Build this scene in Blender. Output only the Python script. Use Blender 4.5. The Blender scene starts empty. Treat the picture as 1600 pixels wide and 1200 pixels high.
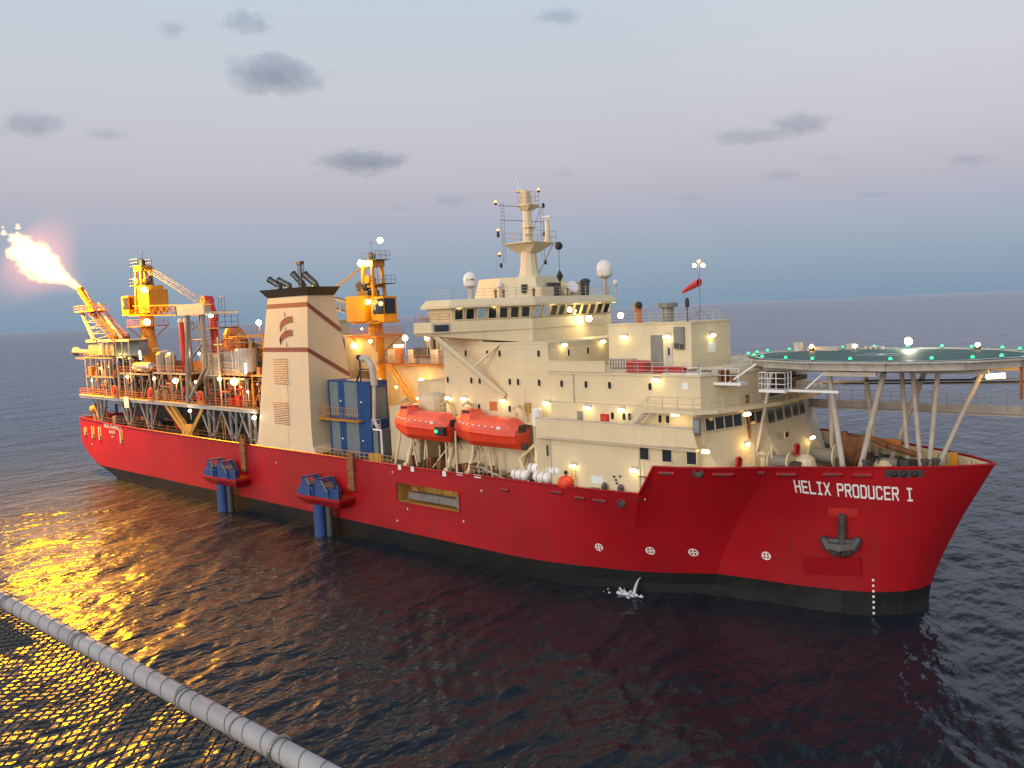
import bpy, math, random
import numpy as np
from mathutils import Vector, Matrix
R=math.radians
C=bpy.context.scene.collection
S=bpy.context.scene
# ------------------------------------------------------------ camera
CAMP=Vector((171.291,-78.378,28.0))
F=Vector((-0.66476034,0.74198332,-0.08691635)); RT=Vector((0.74480194,0.6672856,0)); UP=Vector((-0.05799803,0.06473547,0.99621561))
cx=RT*0.99912335+UP*(-0.04186327); cy=RT*0.04186327+UP*0.99912335
cam=bpy.data.objects.new('camera',bpy.data.cameras.new('camera')); C.objects.link(cam)
m=Matrix.Identity(4)
for i in range(3):
    m[i][0]=cx[i]; m[i][1]=cy[i]; m[i][2]=-F[i]; m[i][3]=CAMP[i]
cam.matrix_world=m
cam.data.sensor_width=36; cam.data.lens=36*1300/1600; cam.data.clip_start=.1; cam.data.clip_end=90000
S.camera=cam
# ------------------------------------------------------------ sky
W=bpy.data.worlds.new('World'); S.world=W; W.use_nodes=True
nt=W.node_tree; N=nt.nodes; Lk=nt.links; N.clear()
def nd(t,**k):
    n=N.new(t)
    for a,b in k.items(): setattr(n,a,b)
    return n
out=nd('ShaderNodeOutputWorld'); bg=nd('ShaderNodeBackground')
tc=nd('ShaderNodeTexCoord'); sep=nd('ShaderNodeSeparateXYZ'); Lk.new(tc.outputs['Generated'],sep.inputs[0])
ramp=nd('ShaderNodeValToRGB'); Lk.new(sep.outputs['Z'],ramp.inputs[0])
cr=ramp.color_ramp
def srgb(r,g,b): 
    f=lambda v:(v/255/12.92) if v/255<=.04045 else ((v/255+.055)/1.055)**2.4
    return (f(r),f(g),f(b),1)
stops=[(0.0,srgb(126,152,174)),(0.035,srgb(137,159,182)),(0.085,srgb(157,169,190)),(0.13,srgb(178,177,193)),(0.175,srgb(192,189,200)),(0.25,srgb(197,200,210)),(0.36,srgb(192,206,217)),(0.55,srgb(150,170,190)),(1.0,srgb(105,130,160))]
while len(cr.elements)<len(stops): cr.elements.new(.5)
for e,(p,c) in zip(cr.elements,stops): e.position=p; e.color=c
# soft afterglow on the side of the sky behind the photographer
dotn=nd('ShaderNodeVectorMath',operation='DOT_PRODUCT'); Lk.new(tc.outputs['Generated'],dotn.inputs[0]); dotn.inputs[1].default_value=(0.18,-0.96,0.20)
mr=nd('ShaderNodeMapRange'); mr.inputs[1].default_value=-.1; mr.inputs[2].default_value=1; Lk.new(dotn.outputs['Value'],mr.inputs[0])
glow=nd('ShaderNodeMix',data_type='RGBA',blend_type='ADD'); glow.inputs[7].default_value=(.75,.62,.52,1)
Lk.new(mr.outputs[0],glow.inputs[0]); Lk.new(ramp.outputs[0],glow.inputs[6])
# slight warmer pale patch to the right of the view
dot2=nd('ShaderNodeVectorMath',operation='DOT_PRODUCT'); Lk.new(tc.outputs['Generated'],dot2.inputs[0]); dot2.inputs[1].default_value=(-0.06,0.87,0.49)
mr2=nd('ShaderNodeMapRange'); mr2.inputs[1].default_value=.86; mr2.inputs[2].default_value=1; mr2.inputs[4].default_value=.07; Lk.new(dot2.outputs['Value'],mr2.inputs[0])
g2=nd('ShaderNodeMix',data_type='RGBA',blend_type='ADD'); g2.inputs[7].default_value=(.9,.6,.5,1)
Lk.new(mr2.outputs[0],g2.inputs[0]); Lk.new(glow.outputs[2],g2.inputs[6])
sky=nd('ShaderNodeTexSky',sky_type='NISHITA'); sky.sun_disc=False; sky.sun_elevation=R(3); sky.sun_rotation=R(129)
skm=nd('ShaderNodeMix',data_type='RGBA',blend_type='ADD'); skm.inputs[0].default_value=.012
Lk.new(g2.outputs[2],skm.inputs[6]); Lk.new(sky.outputs[0],skm.inputs[7])
Lk.new(skm.outputs[2],bg.inputs[0]); bg.inputs[1].default_value=1.0; Lk.new(bg.outputs[0],out.inputs[0])
# ------------------------------------------------------------ faint afterglow sun
sun=bpy.data.objects.new('sun',bpy.data.lights.new('sun','SUN')); C.objects.link(sun)
sun.data.energy=1.4; sun.data.angle=R(35); sun.data.color=(1,.86,.72)
sd=Vector((-0.05,0.97,-0.22)).normalized(); sun.rotation_euler=sd.to_track_quat('-Z','Y').to_euler()
S.view_settings.view_transform='Standard'; S.view_settings.look='None'; S.view_settings.exposure=0; S.view_settings.gamma=1
S.cycles.use_denoising=True; S.cycles.max_bounces=6; S.cycles.glossy_bounces=3; S.cycles.diffuse_bounces=2; S.cycles.sample_clamp_indirect=4; S.cycles.use_light_tree=True
S.cycles.volume_max_steps=96; S.cycles.caustics_reflective=False
# ------------------------------------------------------------ materials
def mat(name,rgb,rough=.5,metal=0,var=.12,scale=.5,streak=0,streak_rgb=(.20,.10,.05),emit=None,es=0,ridge=None,bump=0,plates=False):
    m=bpy.data.materials.new(name); m.use_nodes=True; t=m.node_tree; n=t.nodes; l=t.links; b=n['Principled BSDF']
    b.inputs['Roughness'].default_value=rough; b.inputs['Metallic'].default_value=metal
    if emit:
        b.inputs['Base Color'].default_value=(*rgb,1)
        b.inputs['Emission Color'].default_value=(*emit,1); b.inputs['Emission Strength'].default_value=es; return m
    tcn=n.new('ShaderNodeTexCoord'); no=n.new('ShaderNodeTexNoise'); no.inputs['Scale'].default_value=scale; no.inputs['Detail'].default_value=6
    l.new(tcn.outputs['Object'],no.inputs['Vector'])
    mr=n.new('ShaderNodeMapRange'); mr.inputs[1].default_value=.3; mr.inputs[2].default_value=.7; mr.inputs[3].default_value=1-var; mr.inputs[4].default_value=1+var
    l.new(no.outputs[0],mr.inputs[0])
    mx=n.new('ShaderNodeMix'); mx.data_type='RGBA'; mx.blend_type='MULTIPLY'; mx.inputs[0].default_value=1; mx.inputs[6].default_value=(*rgb,1)
    l.new(mr.outputs[0],mx.inputs[7]); colr=mx.outputs[2]
    if streak:
        mp=n.new('ShaderNodeMapping'); mp.inputs['Scale'].default_value=(1.6,1.6,.10); l.new(tcn.outputs['Object'],mp.inputs[0])
        n2=n.new('ShaderNodeTexNoise'); n2.inputs['Scale'].default_value=1; n2.inputs['Detail'].default_value=5; l.new(mp.outputs[0],n2.inputs['Vector'])
        r2=n.new('ShaderNodeMapRange'); r2.inputs[1].default_value=.54; r2.inputs[2].default_value=.80; r2.inputs[4].default_value=streak; l.new(n2.outputs[0],r2.inputs[0])
        m2=n.new('ShaderNodeMix'); m2.data_type='RGBA'; m2.inputs[7].default_value=(*streak_rgb,1); l.new(r2.outputs[0],m2.inputs[0]); l.new(colr,m2.inputs[6]); colr=m2.outputs[2]
    if plates:   # faint welded plate seams, a few metres apart
        mp=n.new('ShaderNodeMapping'); mp.inputs['Rotation'].default_value=(math.radians(90),0,0); l.new(tcn.outputs['Object'],mp.inputs[0])
        bk=n.new('ShaderNodeTexBrick'); bk.inputs['Scale'].default_value=1; bk.inputs['Brick Width'].default_value=plates if isinstance(plates,float) else 8.; bk.inputs['Row Height'].default_value=2.4; bk.inputs['Mortar Size'].default_value=.022; bk.inputs['Mortar Smooth'].default_value=.6
        bk.inputs['Color1'].default_value=(1,1,1,1); bk.inputs['Color2'].default_value=(.93,.93,.93,1); bk.inputs['Mortar'].default_value=(.80,.80,.80,1); l.new(mp.outputs[0],bk.inputs['Vector'])
        m3=n.new('ShaderNodeMix'); m3.data_type='RGBA'; m3.blend_type='MULTIPLY'; m3.inputs[0].default_value=.8; l.new(colr,m3.inputs[6]); l.new(bk.outputs[0],m3.inputs[7]); colr=m3.outputs[2]
    l.new(colr,b.inputs['Base Color'])
    if ridge:
        wv=n.new('ShaderNodeTexWave'); wv.bands_direction=ridge[0]; wv.inputs['Scale'].default_value=ridge[1]; l.new(tcn.outputs['Object'],wv.inputs['Vector'])
        bp=n.new('ShaderNodeBump'); bp.inputs['Strength'].default_value=ridge[2]; bp.inputs['Distance'].default_value=.08; l.new(wv.outputs[1],bp.inputs['Height']); l.new(bp.outputs[0],b.inputs['Normal'])
    elif bump:
        bp=n.new('ShaderNodeBump'); bp.inputs['Strength'].default_value=bump; bp.inputs['Distance'].default_value=.05; l.new(no.outputs[0],bp.inputs['Height']); l.new(bp.outputs[0],b.inputs['Normal'])
    return m
M=dict(
 red=mat('red_hull_paint',(.34,.005,.011),.42,var=.16,scale=.12,streak=.5,streak_rgb=(.15,.02,.014),bump=.25,plates=True),
 boot=mat('black_boot_paint',(.008,.010,.010),.5,var=.4,scale=.3,streak=.35,streak_rgb=(.03,.033,.028)),
 cream=mat('cream_paint',(.71,.61,.40),.55,var=.05,scale=.35,streak=.16,streak_rgb=(.45,.33,.20),bump=.1,plates=3.0),
 creamrib=mat('cream_ribbed_paint',(.66,.55,.36),.55,var=.06,scale=.35,streak=.3,streak_rgb=(.38,.25,.13),ridge=('X',.9,.5)),
 creamfun=mat('cream_funnel_paint',(.68,.58,.40),.5,var=.04,scale=.3,streak=.15,streak_rgb=(.50,.38,.24)),
 pale=mat('pale_steel',(.50,.46,.40),.5,var=.15,scale=1,streak=.3),
 white=mat('white_gloss',(.80,.80,.80),.3,var=.03),
 band=mat('maroon_band',(.22,.055,.05),.5,var=.05),
 black=mat('black_cap',(.018,.018,.018),.6),
 soot=mat('sooty_steel',(.09,.10,.10),.35,.6,var=.3,scale=2),
 louv=mat('grey_louvre',(.28,.27,.25),.5,ridge=('Z',1.3,.7)),
 deck=mat('worn_deck',(.10,.085,.065),.8,var=.4,scale=.6),
 helig=mat('green_deck',(.03,.10,.085),.6,var=.2,scale=.4),
 glass=mat('dark_glass',(.02,.025,.03),.08,var=.02),
 yellow=mat('yellow_crane_paint',(.62,.27,.012),.4,var=.12,scale=.8,streak=.25,streak_rgb=(.25,.09,.02)),
 grey=mat('grey_steel',(.21,.21,.20),.5,.2,var=.2,scale=.9,streak=.4,streak_rgb=(.18,.10,.06)),
 dgrey=mat('dark_steel',(.07,.07,.07),.55,.3,var=.3,scale=1),
 silver=mat('insulated_pipe',(.42,.40,.37),.32,.75,var=.12,scale=1.2),
 rust=mat('rusty_steel',(.20,.085,.035),.75,var=.35,scale=1.5),
 orangep=mat('orange_fittings_and_lit_rails',(.46,.15,.035),.45,var=.12),  # orange paint; stands in for orange light on process rails and lit post
 boat=mat('orange_lifeboat_shell',(.72,.055,.02),.42,var=.08,scale=.8,bump=.08),
 boattop=mat('paler_orange_canopy',(.74,.10,.06),.5,var=.10,scale=.8),  # canopy tone paler and pinker than the boat hull
 blue=mat('blue_container_paint',(.014,.062,.21),.45,var=.15,scale=.7,streak=.25,streak_rgb=(.06,.07,.09)),
 bluegrey=mat('grey_panel',(.15,.19,.21),.5,var=.12,streak=.25),
 redpaint=mat('red_equipment_paint',(.42,.02,.015),.45,var=.12),
 crane_red=mat('red_riser_paint',(.50,.035,.03),.45,var=.15),
 rope=mat('rope',(.25,.23,.2),.8),
 pipe=mat('scuffed_white_pipe',(.36,.36,.37),.5,var=.14,scale=3,streak=.25,streak_rgb=(.25,.22,.2),bump=.2),
 wire=mat('net_wire',(.05,.055,.055),.5,.5),
 sign=mat('white_board',(.75,.80,.82),.5,var=.03),
 ochre=mat('ochre_paint_and_lit_opening',(.50,.29,.07),.55,var=.2,scale=.8,streak=.4),  # ochre paint; also stands in for light inside the hull opening
 lampw=mat('warm_lamp',(1,1,1),.5,emit=(1,.80,.34),es=9),
 lampf=mat('floodlamp',(1,1,1),.5,emit=(1,.80,.42),es=60),
 lampo=mat('sodium_lamp',(1,1,1),.5,emit=(1,.50,.10),es=22),
 lampg=mat('green_lamp',(.1,1,.4),.5,emit=(.02,1,.30),es=1.5),
 lampr=mat('red_lamp',(1,.2,.1),.5,emit=(1,.22,.08),es=5),
 tube=mat('tube_lamp',(1,1,1),.5,emit=(1,.92,.75),es=9),
 lit=mat('lit_glass',(.1,.1,.1),.2,emit=(.35,.5,.62),es=.35),
)
# ------------------------------------------------------------ mesh builder
class MB:
    def __init__(s): s.v=[]; s.f=[]; s.mi=[]; s.cur=0
    def add(s,vs,fs):
        o=len(s.v); s.v+= [tuple(v) for v in vs]
        for f in fs: s.f.append(tuple(i+o for i in f)); s.mi.append(s.cur)
        return s
    def box(s,x0,x1,y0,y1,z0,z1):
        vs=[(x0,y0,z0),(x1,y0,z0),(x1,y1,z0),(x0,y1,z0),(x0,y0,z1),(x1,y0,z1),(x1,y1,z1),(x0,y1,z1)]
        return s.add(vs,[(3,2,1,0),(4,5,6,7),(0,1,5,4),(1,2,6,5),(2,3,7,6),(3,0,4,7)])
    def prism(s,poly,z0,z1,top=None):
        """poly list of (x,y); top may be a second polygon; z may be lists"""
        n=len(poly); top=top or poly
        a=z0 if isinstance(z0,(list,tuple)) else [z0]*n; b=z1 if isinstance(z1,(list,tuple)) else [z1]*n
        vs=[(p[0],p[1],a[i]) for i,p in enumerate(poly)]+[(p[0],p[1],b[i]) for i,p in enumerate(top)]
        return s.add(vs,[tuple(range(n-1,-1,-1)),tuple(range(n,2*n))]+[(i,(i+1)%n,n+(i+1)%n,n+i) for i in range(n)])
    def ring(s,c,ax,r,n,ph=0):
        ax=Vector(ax).normalized(); u=ax.orthogonal().normalized()
        if abs(ax.z)>.99: u=Vector((1,0,0))
        w=ax.cross(u); return [Vector(c)+u*(r*math.cos(2*math.pi*i/n+ph))+w*(r*math.sin(2*math.pi*i/n+ph)) for i in range(n)]
    def cyl(s,a,b,r0,r1=None,n=10,cap=True):
        r1=r0 if r1 is None else r1; a=Vector(a);b=Vector(b); d=b-a
        if d.length<1e-6: return s
        vs=s.ring(a,d,r0,n)+s.ring(b,d,r1,n)
        fs=[(i,(i+1)%n,n+(i+1)%n,n+i) for i in range(n)]
        if cap: fs+=[tuple(range(n-1,-1,-1)),tuple(range(n,2*n))]
        return s.add(vs,fs)
    def bar(s,a,b,w=.1,n=4): return s.cyl(a,b,w*.7,n=n)
    def path(s,pts,r,n=8):
        for a,b in zip(pts,pts[1:]): s.cyl(a,b,r,n=n)
        for p in pts[1:-1]: s.sph(p,r,n,max(4,n//2))
        return s
    def lathe(s,c,prof,n=16,ax=(0,0,1)):
        """prof list of (r,t) along axis"""
        ax=Vector(ax).normalized(); vs=[];k=len(prof)
        for r,t in prof: vs+=s.ring(Vector(c)+ax*t,ax,max(r,1e-3),n)
        fs=[(j*n+i,j*n+(i+1)%n,(j+1)*n+(i+1)%n,(j+1)*n+i) for j in range(k-1) for i in range(n)]
        fs+=[tuple(range(n-1,-1,-1)),tuple(range((k-1)*n,k*n))]
        return s.add(vs,fs)
    def sph(s,c,r,n=12,m_=8,sc=(1,1,1)):
        vs=[];fs=[]
        for j in range(m_+1):
            t=math.pi*j/m_; rr=max(math.sin(t),1e-3)
            for i in range(n):
                p=2*math.pi*i/n; vs.append((c[0]+r*sc[0]*rr*math.cos(p),c[1]+r*sc[1]*rr*math.sin(p),c[2]-r*sc[2]*math.cos(t)))
        for j in range(m_):
            for i in range(n): fs.append((j*n+i,j*n+(i+1)%n,(j+1)*n+(i+1)%n,(j+1)*n+i))
        return s.add(vs,fs)
    def rail(s,pts,h=1.1,step=1.6,w=.05,bars=3):
        for a,b in zip(pts,pts[1:]):
            a=Vector(a);b=Vector(b); L=(b-a).length; n=max(1,int(round(L/step)))
            for i in range(n+1):
                p=a.lerp(b,i/n); s.bar(p,p+Vector((0,0,h)),w)
            for k in range(1,bars+1): o=Vector((0,0,h*k/bars)); s.bar(a+o,b+o,w*.9)
        return s
    def truss(s,a,b,w,h,n,r=.08):
        """box lattice girder from a to b"""
        a=Vector(a);b=Vector(b); d=(b-a).normalized(); side=d.cross(Vector((0,0,1)))
        if side.length<.1: side=Vector((1,0,0))
        side.normalize(); up=side.cross(d).normalized()
        cs=[side*(i*w/2)+up*(j*h/2) for i,j in ((-1,-1),(1,-1),(1,1),(-1,1))]
        for c in cs: s.bar(a+c,b+c,r*1.3)
        for k in range(n):
            p=a.lerp(b,k/n); q=a.lerp(b,(k+1)/n)
            for i in range(4):
                c0,c1=cs[i],cs[(i+1)%4]
                s.bar(p+c0,q+c1,r*.8)
                if k%2: s.bar(p+c0,p+c1,r*.8)
        return s
ORG={}
def link(o,parent=None):
    C.objects.link(o)
    if parent is not None:
        o.parent=parent
    return o
def worldorg(p):
    v=Vector((0,0,0))
    while p is not None: v+=p.location; p=p.parent
    return v
def clusters(mb,gap=.12):
    """group the connected pieces of a builder whose boxes touch"""
    n=len(mb.v); par=list(range(n))
    def fd(a):
        while par[a]!=a: par[a]=par[par[a]]; a=par[a]
        return a
    for f in mb.f:
        for i in f[1:]:
            a,b=fd(f[0]),fd(i)
            if a!=b: par[b]=a
    comp={}
    for i in range(n): comp.setdefault(fd(i),[]).append(i)
    keys=list(comp); bb=[]
    for k in keys:
        p=np.array([tuple(mb.v[i]) for i in comp[k]]); bb.append((p.min(0)-gap,p.max(0)+gap))
    cp=list(range(len(keys)))
    def f2(a):
        while cp[a]!=a: a=cp[a]
        return a
    for i in range(len(keys)):
        for j in range(i):
            if (bb[i][0]<=bb[j][1]).all() and (bb[j][0]<=bb[i][1]).all():
                a,b=f2(i),f2(j)
                if a!=b: cp[a]=b
    lab={k:f2(i) for i,k in enumerate(keys)}; out={}
    for f,mi in zip(mb.f,mb.mi): out.setdefault(lab[fd(f[0])],[]).append((f,mi))
    res=[]
    for k,fl in out.items():
        g=MB(); mp={}
        for f,mi in fl:
            nf=[]
            for i in f:
                if i not in mp: mp[i]=len(g.v); g.v.append(mb.v[i])
                nf.append(mp[i])
            g.f.append(tuple(nf)); g.mi.append(mi)
        res.append(g)
    return res
def objs(name,mb,mats,parent=None,gap=.12):
    r=[obj(name,g,mats,parent) for g in clusters(mb,gap)]
    return r[0]
def obj(name,mb,mats,parent=None,label=None,smooth=False,loc=None):
    """one mesh object; vertices are given in world space; origin = loc or parent's origin"""
    org=worldorg(parent) if parent is not None else Vector((0,0,0))
    o0=Vector(loc) if loc is not None else org
    me=bpy.data.meshes.new(name); me.from_pydata([(v[0]-o0[0],v[1]-o0[1],v[2]-o0[2]) for v in mb.v],[],mb.f)
    if not isinstance(mats,(list,tuple)): mats=[mats]
    for m in mats: me.materials.append(m)
    if len(mats)>1: me.polygons.foreach_set('material_index',mb.mi)
    if smooth: me.polygons.foreach_set('use_smooth',[True]*len(me.polygons))
    me.update()
    o=bpy.data.objects.new(name,me); link(o,parent); o.location=o0-org
    if label: o['label']=label
    return o
def thing(name,label,cat,loc=(0,0,0),group=None):
    o=bpy.data.objects.new(name,None); C.objects.link(o); o.location=loc; o.empty_display_size=1
    o['label']=label; o['category']=cat
    if group: o['group']=group
    return o
def tag(o,label,cat,group=None):
    o['label']=label; o['category']=cat
    if group: o['group']=group
    return o
def plight(name,loc,power,col,radius,parent):
    l=bpy.data.lights.new(name,'POINT'); l.energy=power; l.color=col; l.shadow_soft_size=radius
    o=bpy.data.objects.new(name,l); link(o,parent); o.location=Vector(loc)-worldorg(parent); return o
def copy_tree(src,loc,label,group=None):
    r=src.copy(); C.objects.link(r); r.location=loc; r['label']=label
    if group: r['group']=group
    for ch in src.children:
        c_=ch.copy(); C.objects.link(c_); c_.parent=r
        for g in ch.children:
            d=g.copy(); C.objects.link(d); d.parent=c_
    return r
# ------------------------------------------------------------ block lettering
GL={'H':[(0,0,0,1),(1,0,1,1),(0,.5,1,.5)],'E':[(0,0,0,1),(0,0,1,0),(0,.5,.85,.5),(0,1,1,1)],'L':[(0,0,0,1),(0,0,1,0)],
'I':[(.5,0,.5,1),(.15,0,.85,0),(.15,1,.85,1)],'J':[(.5,0,.5,1)],'X':[(0,0,1,1),(0,1,1,0)],'P':[(0,0,0,1),(0,1,.85,1),(.85,1,1,.88),(1,.88,1,.62),(1,.62,.85,.5),(.85,.5,0,.5)],
'R':[(0,0,0,1),(0,1,.85,1),(.85,1,1,.88),(1,.88,1,.62),(1,.62,.85,.5),(.85,.5,0,.5),(.5,.5,1,0)],
'O':[(0,.12,0,.88),(0,.88,.15,1),(.15,1,.85,1),(.85,1,1,.88),(1,.88,1,.12),(1,.12,.85,0),(.85,0,.15,0),(.15,0,0,.12)],
'D':[(0,0,0,1),(0,1,.75,1),(.75,1,1,.85),(1,.85,1,.15),(1,.15,.75,0),(.75,0,0,0)],
'U':[(0,1,0,.12),(0,.12,.15,0),(.15,0,.85,0),(.85,0,1,.12),(1,.12,1,1)],'C':[(1,.8,.85,1),(.85,1,.15,1),(.15,1,0,.88),(0,.88,0,.12),(0,.12,.15,0),(.15,0,.85,0),(.85,0,1,.2)],
'N':[(0,0,0,1),(0,1,1,0),(1,0,1,1)],'A':[(0,0,.5,1),(.5,1,1,0),(.2,.38,.8,.38)],'S':[(1,.85,.85,1),(.85,1,.15,1),(.15,1,0,.85),(0,.85,0,.6),(0,.6,1,.4),(1,.4,1,.15),(1,.15,.85,0),(.85,0,.15,0),(.15,0,0,.15)],
'M':[(0,0,0,1),(0,1,.5,.4),(.5,.4,1,1),(1,1,1,0)],'G':[(1,.8,.85,1),(.85,1,.15,1),(.15,1,0,.88),(0,.88,0,.12),(0,.12,.15,0),(.15,0,1,0),(1,0,1,.45),(1,.45,.6,.45)],'K':[(0,0,0,1),(0,.4,1,1),(.3,.55,1,0)],' ':[]}
def text(mb,txt,h,w,gap,th,fn):
    """stroke letters: fn(u,v)->world point, u along the line in metres, v up in metres"""
    u=0
    for ch in txt:
        ww=w*(.5 if ch=='J' else 1)
        for x0,y0,x1,y1 in GL[ch]:
            a=Vector((u+x0*ww,y0*h)); b=Vector((u+x1*ww,y1*h)); d=(b-a).normalized(); n=Vector((-d.y,d.x))*th/2; e=d*th*.45
            a=a-e; b=b+e
            mb.add([fn(*(a+n)),fn(*(a-n)),fn(*(b-n)),fn(*(b+n))],[(0,1,2,3)])
        u+=ww+gap if ch!=' ' else w*1.15
    return u
# ------------------------------------------------------------ hull form
ST=[(0,14.3,0,14.3,10.9),(3,14.5,3,14.5,10.8),(8,14.5,8,14.5,10.6),(16,14.5,16,14.5,10.4),(30,14.5,30,14.5,10.25),(50,14.5,50,14.5,10.2),(64,14.5,64,14.5,10.2),(80,14.5,80,14.5,10.2),(94.8,14.5,94.8,14.5,10.2),
(105.4,14.5,105.4,14.5,10.25),(115,14.5,113,14.5,10.35),(120,14.5,117.5,14.0,10.45),(124.5,14.5,121.5,13.0,10.55),(129.2,14.5,126,11.6,10.7),(130.8,14.45,127.6,11.0,13.4),(133,14.0,129.5,10.1,13.42),(136,12.8,131.3,9.0,13.45),(140,10.4,133.2,7.9,13.5),
(142.5,9.0,137,7.3,13.5),(145,7.7,141,6.8,13.5),(148,6.0,144.5,6.0,13.5),(150.5,4.5,147,4.9,13.5),(153,2.6,148.8,3.3,13.5),(154.6,1.0,149.7,1.7,13.5),(155.3,0.0,150.1,0.0,13.5)]
ZW=1.0
def sect(st,z):
    xd,hd,xw,hw,zt=st; t=min(1,max(0,(z-ZW)/(zt-ZW)))**1.32
    return xw+(xd-xw)*t, hw+(hd-hw)*t
def hb(X,z): 
    p=[sect(s,z) for s in ST]; return float(np.interp(X,[q[0] for q in p],[q[1] for q in p]))
def ztop(X): return float(np.interp(X,[s[0] for s in ST],[s[4] for s in ST]))
def zbot(x): return float(np.interp(x,[0,1.5,6.4,14,19],[6.1,5.0,2.25,.9,-4]))
# ------------------------------------------------------------ sea: one sheet to the horizon
def make_sea():
    rng=np.random.default_rng(7)
    f=832.; h=28.
    # rings: even spacing in view angle near the rig, out to the horizon
    inv=np.linspace(1/18.,1/900.,760); r=1/inv
    far=np.geomspace(930,60000,46); near=np.array([0.5,6,12]); r=np.concatenate([near,r,far])
    vd=math.atan2(F.y,F.x); fine=np.linspace(-0.66,0.66,1150); rest=np.linspace(.72,2*math.pi-.72,90)
    ang=vd-np.concatenate([fine,rest])
    RR,AA=np.meshgrid(r,ang,indexing='ij')
    X=CAMP.x+RR*np.cos(AA); Y=CAMP.y+RR*np.sin(AA)
    dr=np.gradient(r); sp=np.maximum(np.broadcast_to(dr[:,None],X.shape),RR*0.00115)
    Z=np.zeros_like(X); DX=np.zeros_like(X); DY=np.zeros_like(X)
    lam=np.exp(rng.uniform(math.log(1.3),math.log(26),64)); wd=math.radians(205)
    keep=(RR<900)
    for i,L in enumerate(lam):
        k=2*math.pi/L; a=0.0054*L**0.95/ (1+ (L/6)**2*.7); th=wd+rng.normal(0,.62); ph=rng.uniform(0,2*math.pi)
        att=np.clip(1.4-2.2*sp/L,0,1)*keep
        arg=k*(X*math.cos(th)+Y*math.sin(th))+ph
        Z+=a*att*np.sin(arg); q=.8*a*att*np.cos(arg); DX+=q*math.cos(th); DY+=q*math.sin(th)
    X=X+DX;Y=Y+DY
    nr,na=X.shape
    co=np.stack([X,Y,Z],-1).reshape(-1,3)
    i=np.arange(nr-1)[:,None]*na; j=np.arange(na)[None,:]; j2=(j+1)%na
    q=np.stack([i+j,i+na+j,i+na+j2,i+j2],-1).reshape(-1,4)
    me=bpy.data.meshes.new('sea'); me.vertices.add(len(co)); me.vertices.foreach_set('co',co.ravel())
    me.loops.add(q.size); me.loops.foreach_set('vertex_index',q.ravel()); me.polygons.add(len(q))
    me.polygons.foreach_set('loop_start',np.arange(0,q.size,4)); me.polygons.foreach_set('loop_total',np.full(len(q),4))
    me.polygons.foreach_set('use_smooth',np.ones(len(q),bool)); me.update(calc_edges=True); me.validate()
    o=bpy.data.objects.new('sea',me); C.objects.link(o); o['kind']='structure'
    if me.polygons[200000].normal.z<0: me.flip_normals()
    m=bpy.data.materials.new('sea_water'); m.use_nodes=True; n=m.node_tree.nodes; l=m.node_tree.links; b=n['Principled BSDF']
    n.remove(b); om=n['Material Output']; fr=n.new('ShaderNodeFresnel'); fr.inputs[0].default_value=1.333; di=n.new('ShaderNodeBsdfDiffuse'); di.inputs[0].default_value=(.010,.016,.024,1)
    gl=n.new('ShaderNodeBsdfGlossy'); gl.inputs[0].default_value=(.73,.74,.80,1); gl.inputs['Roughness'].default_value=.22; mxs=n.new('ShaderNodeMixShader'); l.new(fr.outputs[0],mxs.inputs[0]); l.new(di.outputs[0],mxs.inputs[1]); l.new(gl.outputs[0],mxs.inputs[2]); l.new(mxs.outputs[0],om.inputs[0])
    t=n.new('ShaderNodeTexCoord')
    def noi(sc,det,rot=0,st=(1,1,1)):
        mp=n.new('ShaderNodeMapping'); mp.inputs['Scale'].default_value=st; mp.inputs['Rotation'].default_value=(0,0,rot); l.new(t.outputs['Object'],mp.inputs[0])
        a=n.new('ShaderNodeTexNoise'); a.inputs['Scale'].default_value=sc; a.inputs['Detail'].default_value=det; a.inputs['Roughness'].default_value=.55; l.new(mp.outputs[0],a.inputs['Vector']); return a
    a1=noi(1.25,2,R(25),(1,.5,1)); a2=noi(.42,2,R(25),(1,.55,1)); a3=noi(.05,3,R(25),(1,.5,1))
    ma=n.new('ShaderNodeMath'); ma.operation='MULTIPLY_ADD'; ma.inputs[1].default_value=2.4; l.new(a2.outputs[0],ma.inputs[0]); l.new(a1.outputs[0],ma.inputs[2])
    mb=n.new('ShaderNodeMath'); mb.operation='MULTIPLY_ADD'; mb.inputs[1].default_value=9.; l.new(a3.outputs[0],mb.inputs[0]); l.new(ma.outputs[0],mb.inputs[2])
    bp=n.new('ShaderNodeBump'); bp.inputs['Strength'].default_value=1; bp.inputs['Distance'].default_value=.20; l.new(mb.outputs[0],bp.inputs['Height']); [l.new(bp.outputs[0],q_.inputs['Normal']) for q_ in (fr,di,gl)]
    me.materials.append(m); return o
make_sea()
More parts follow.
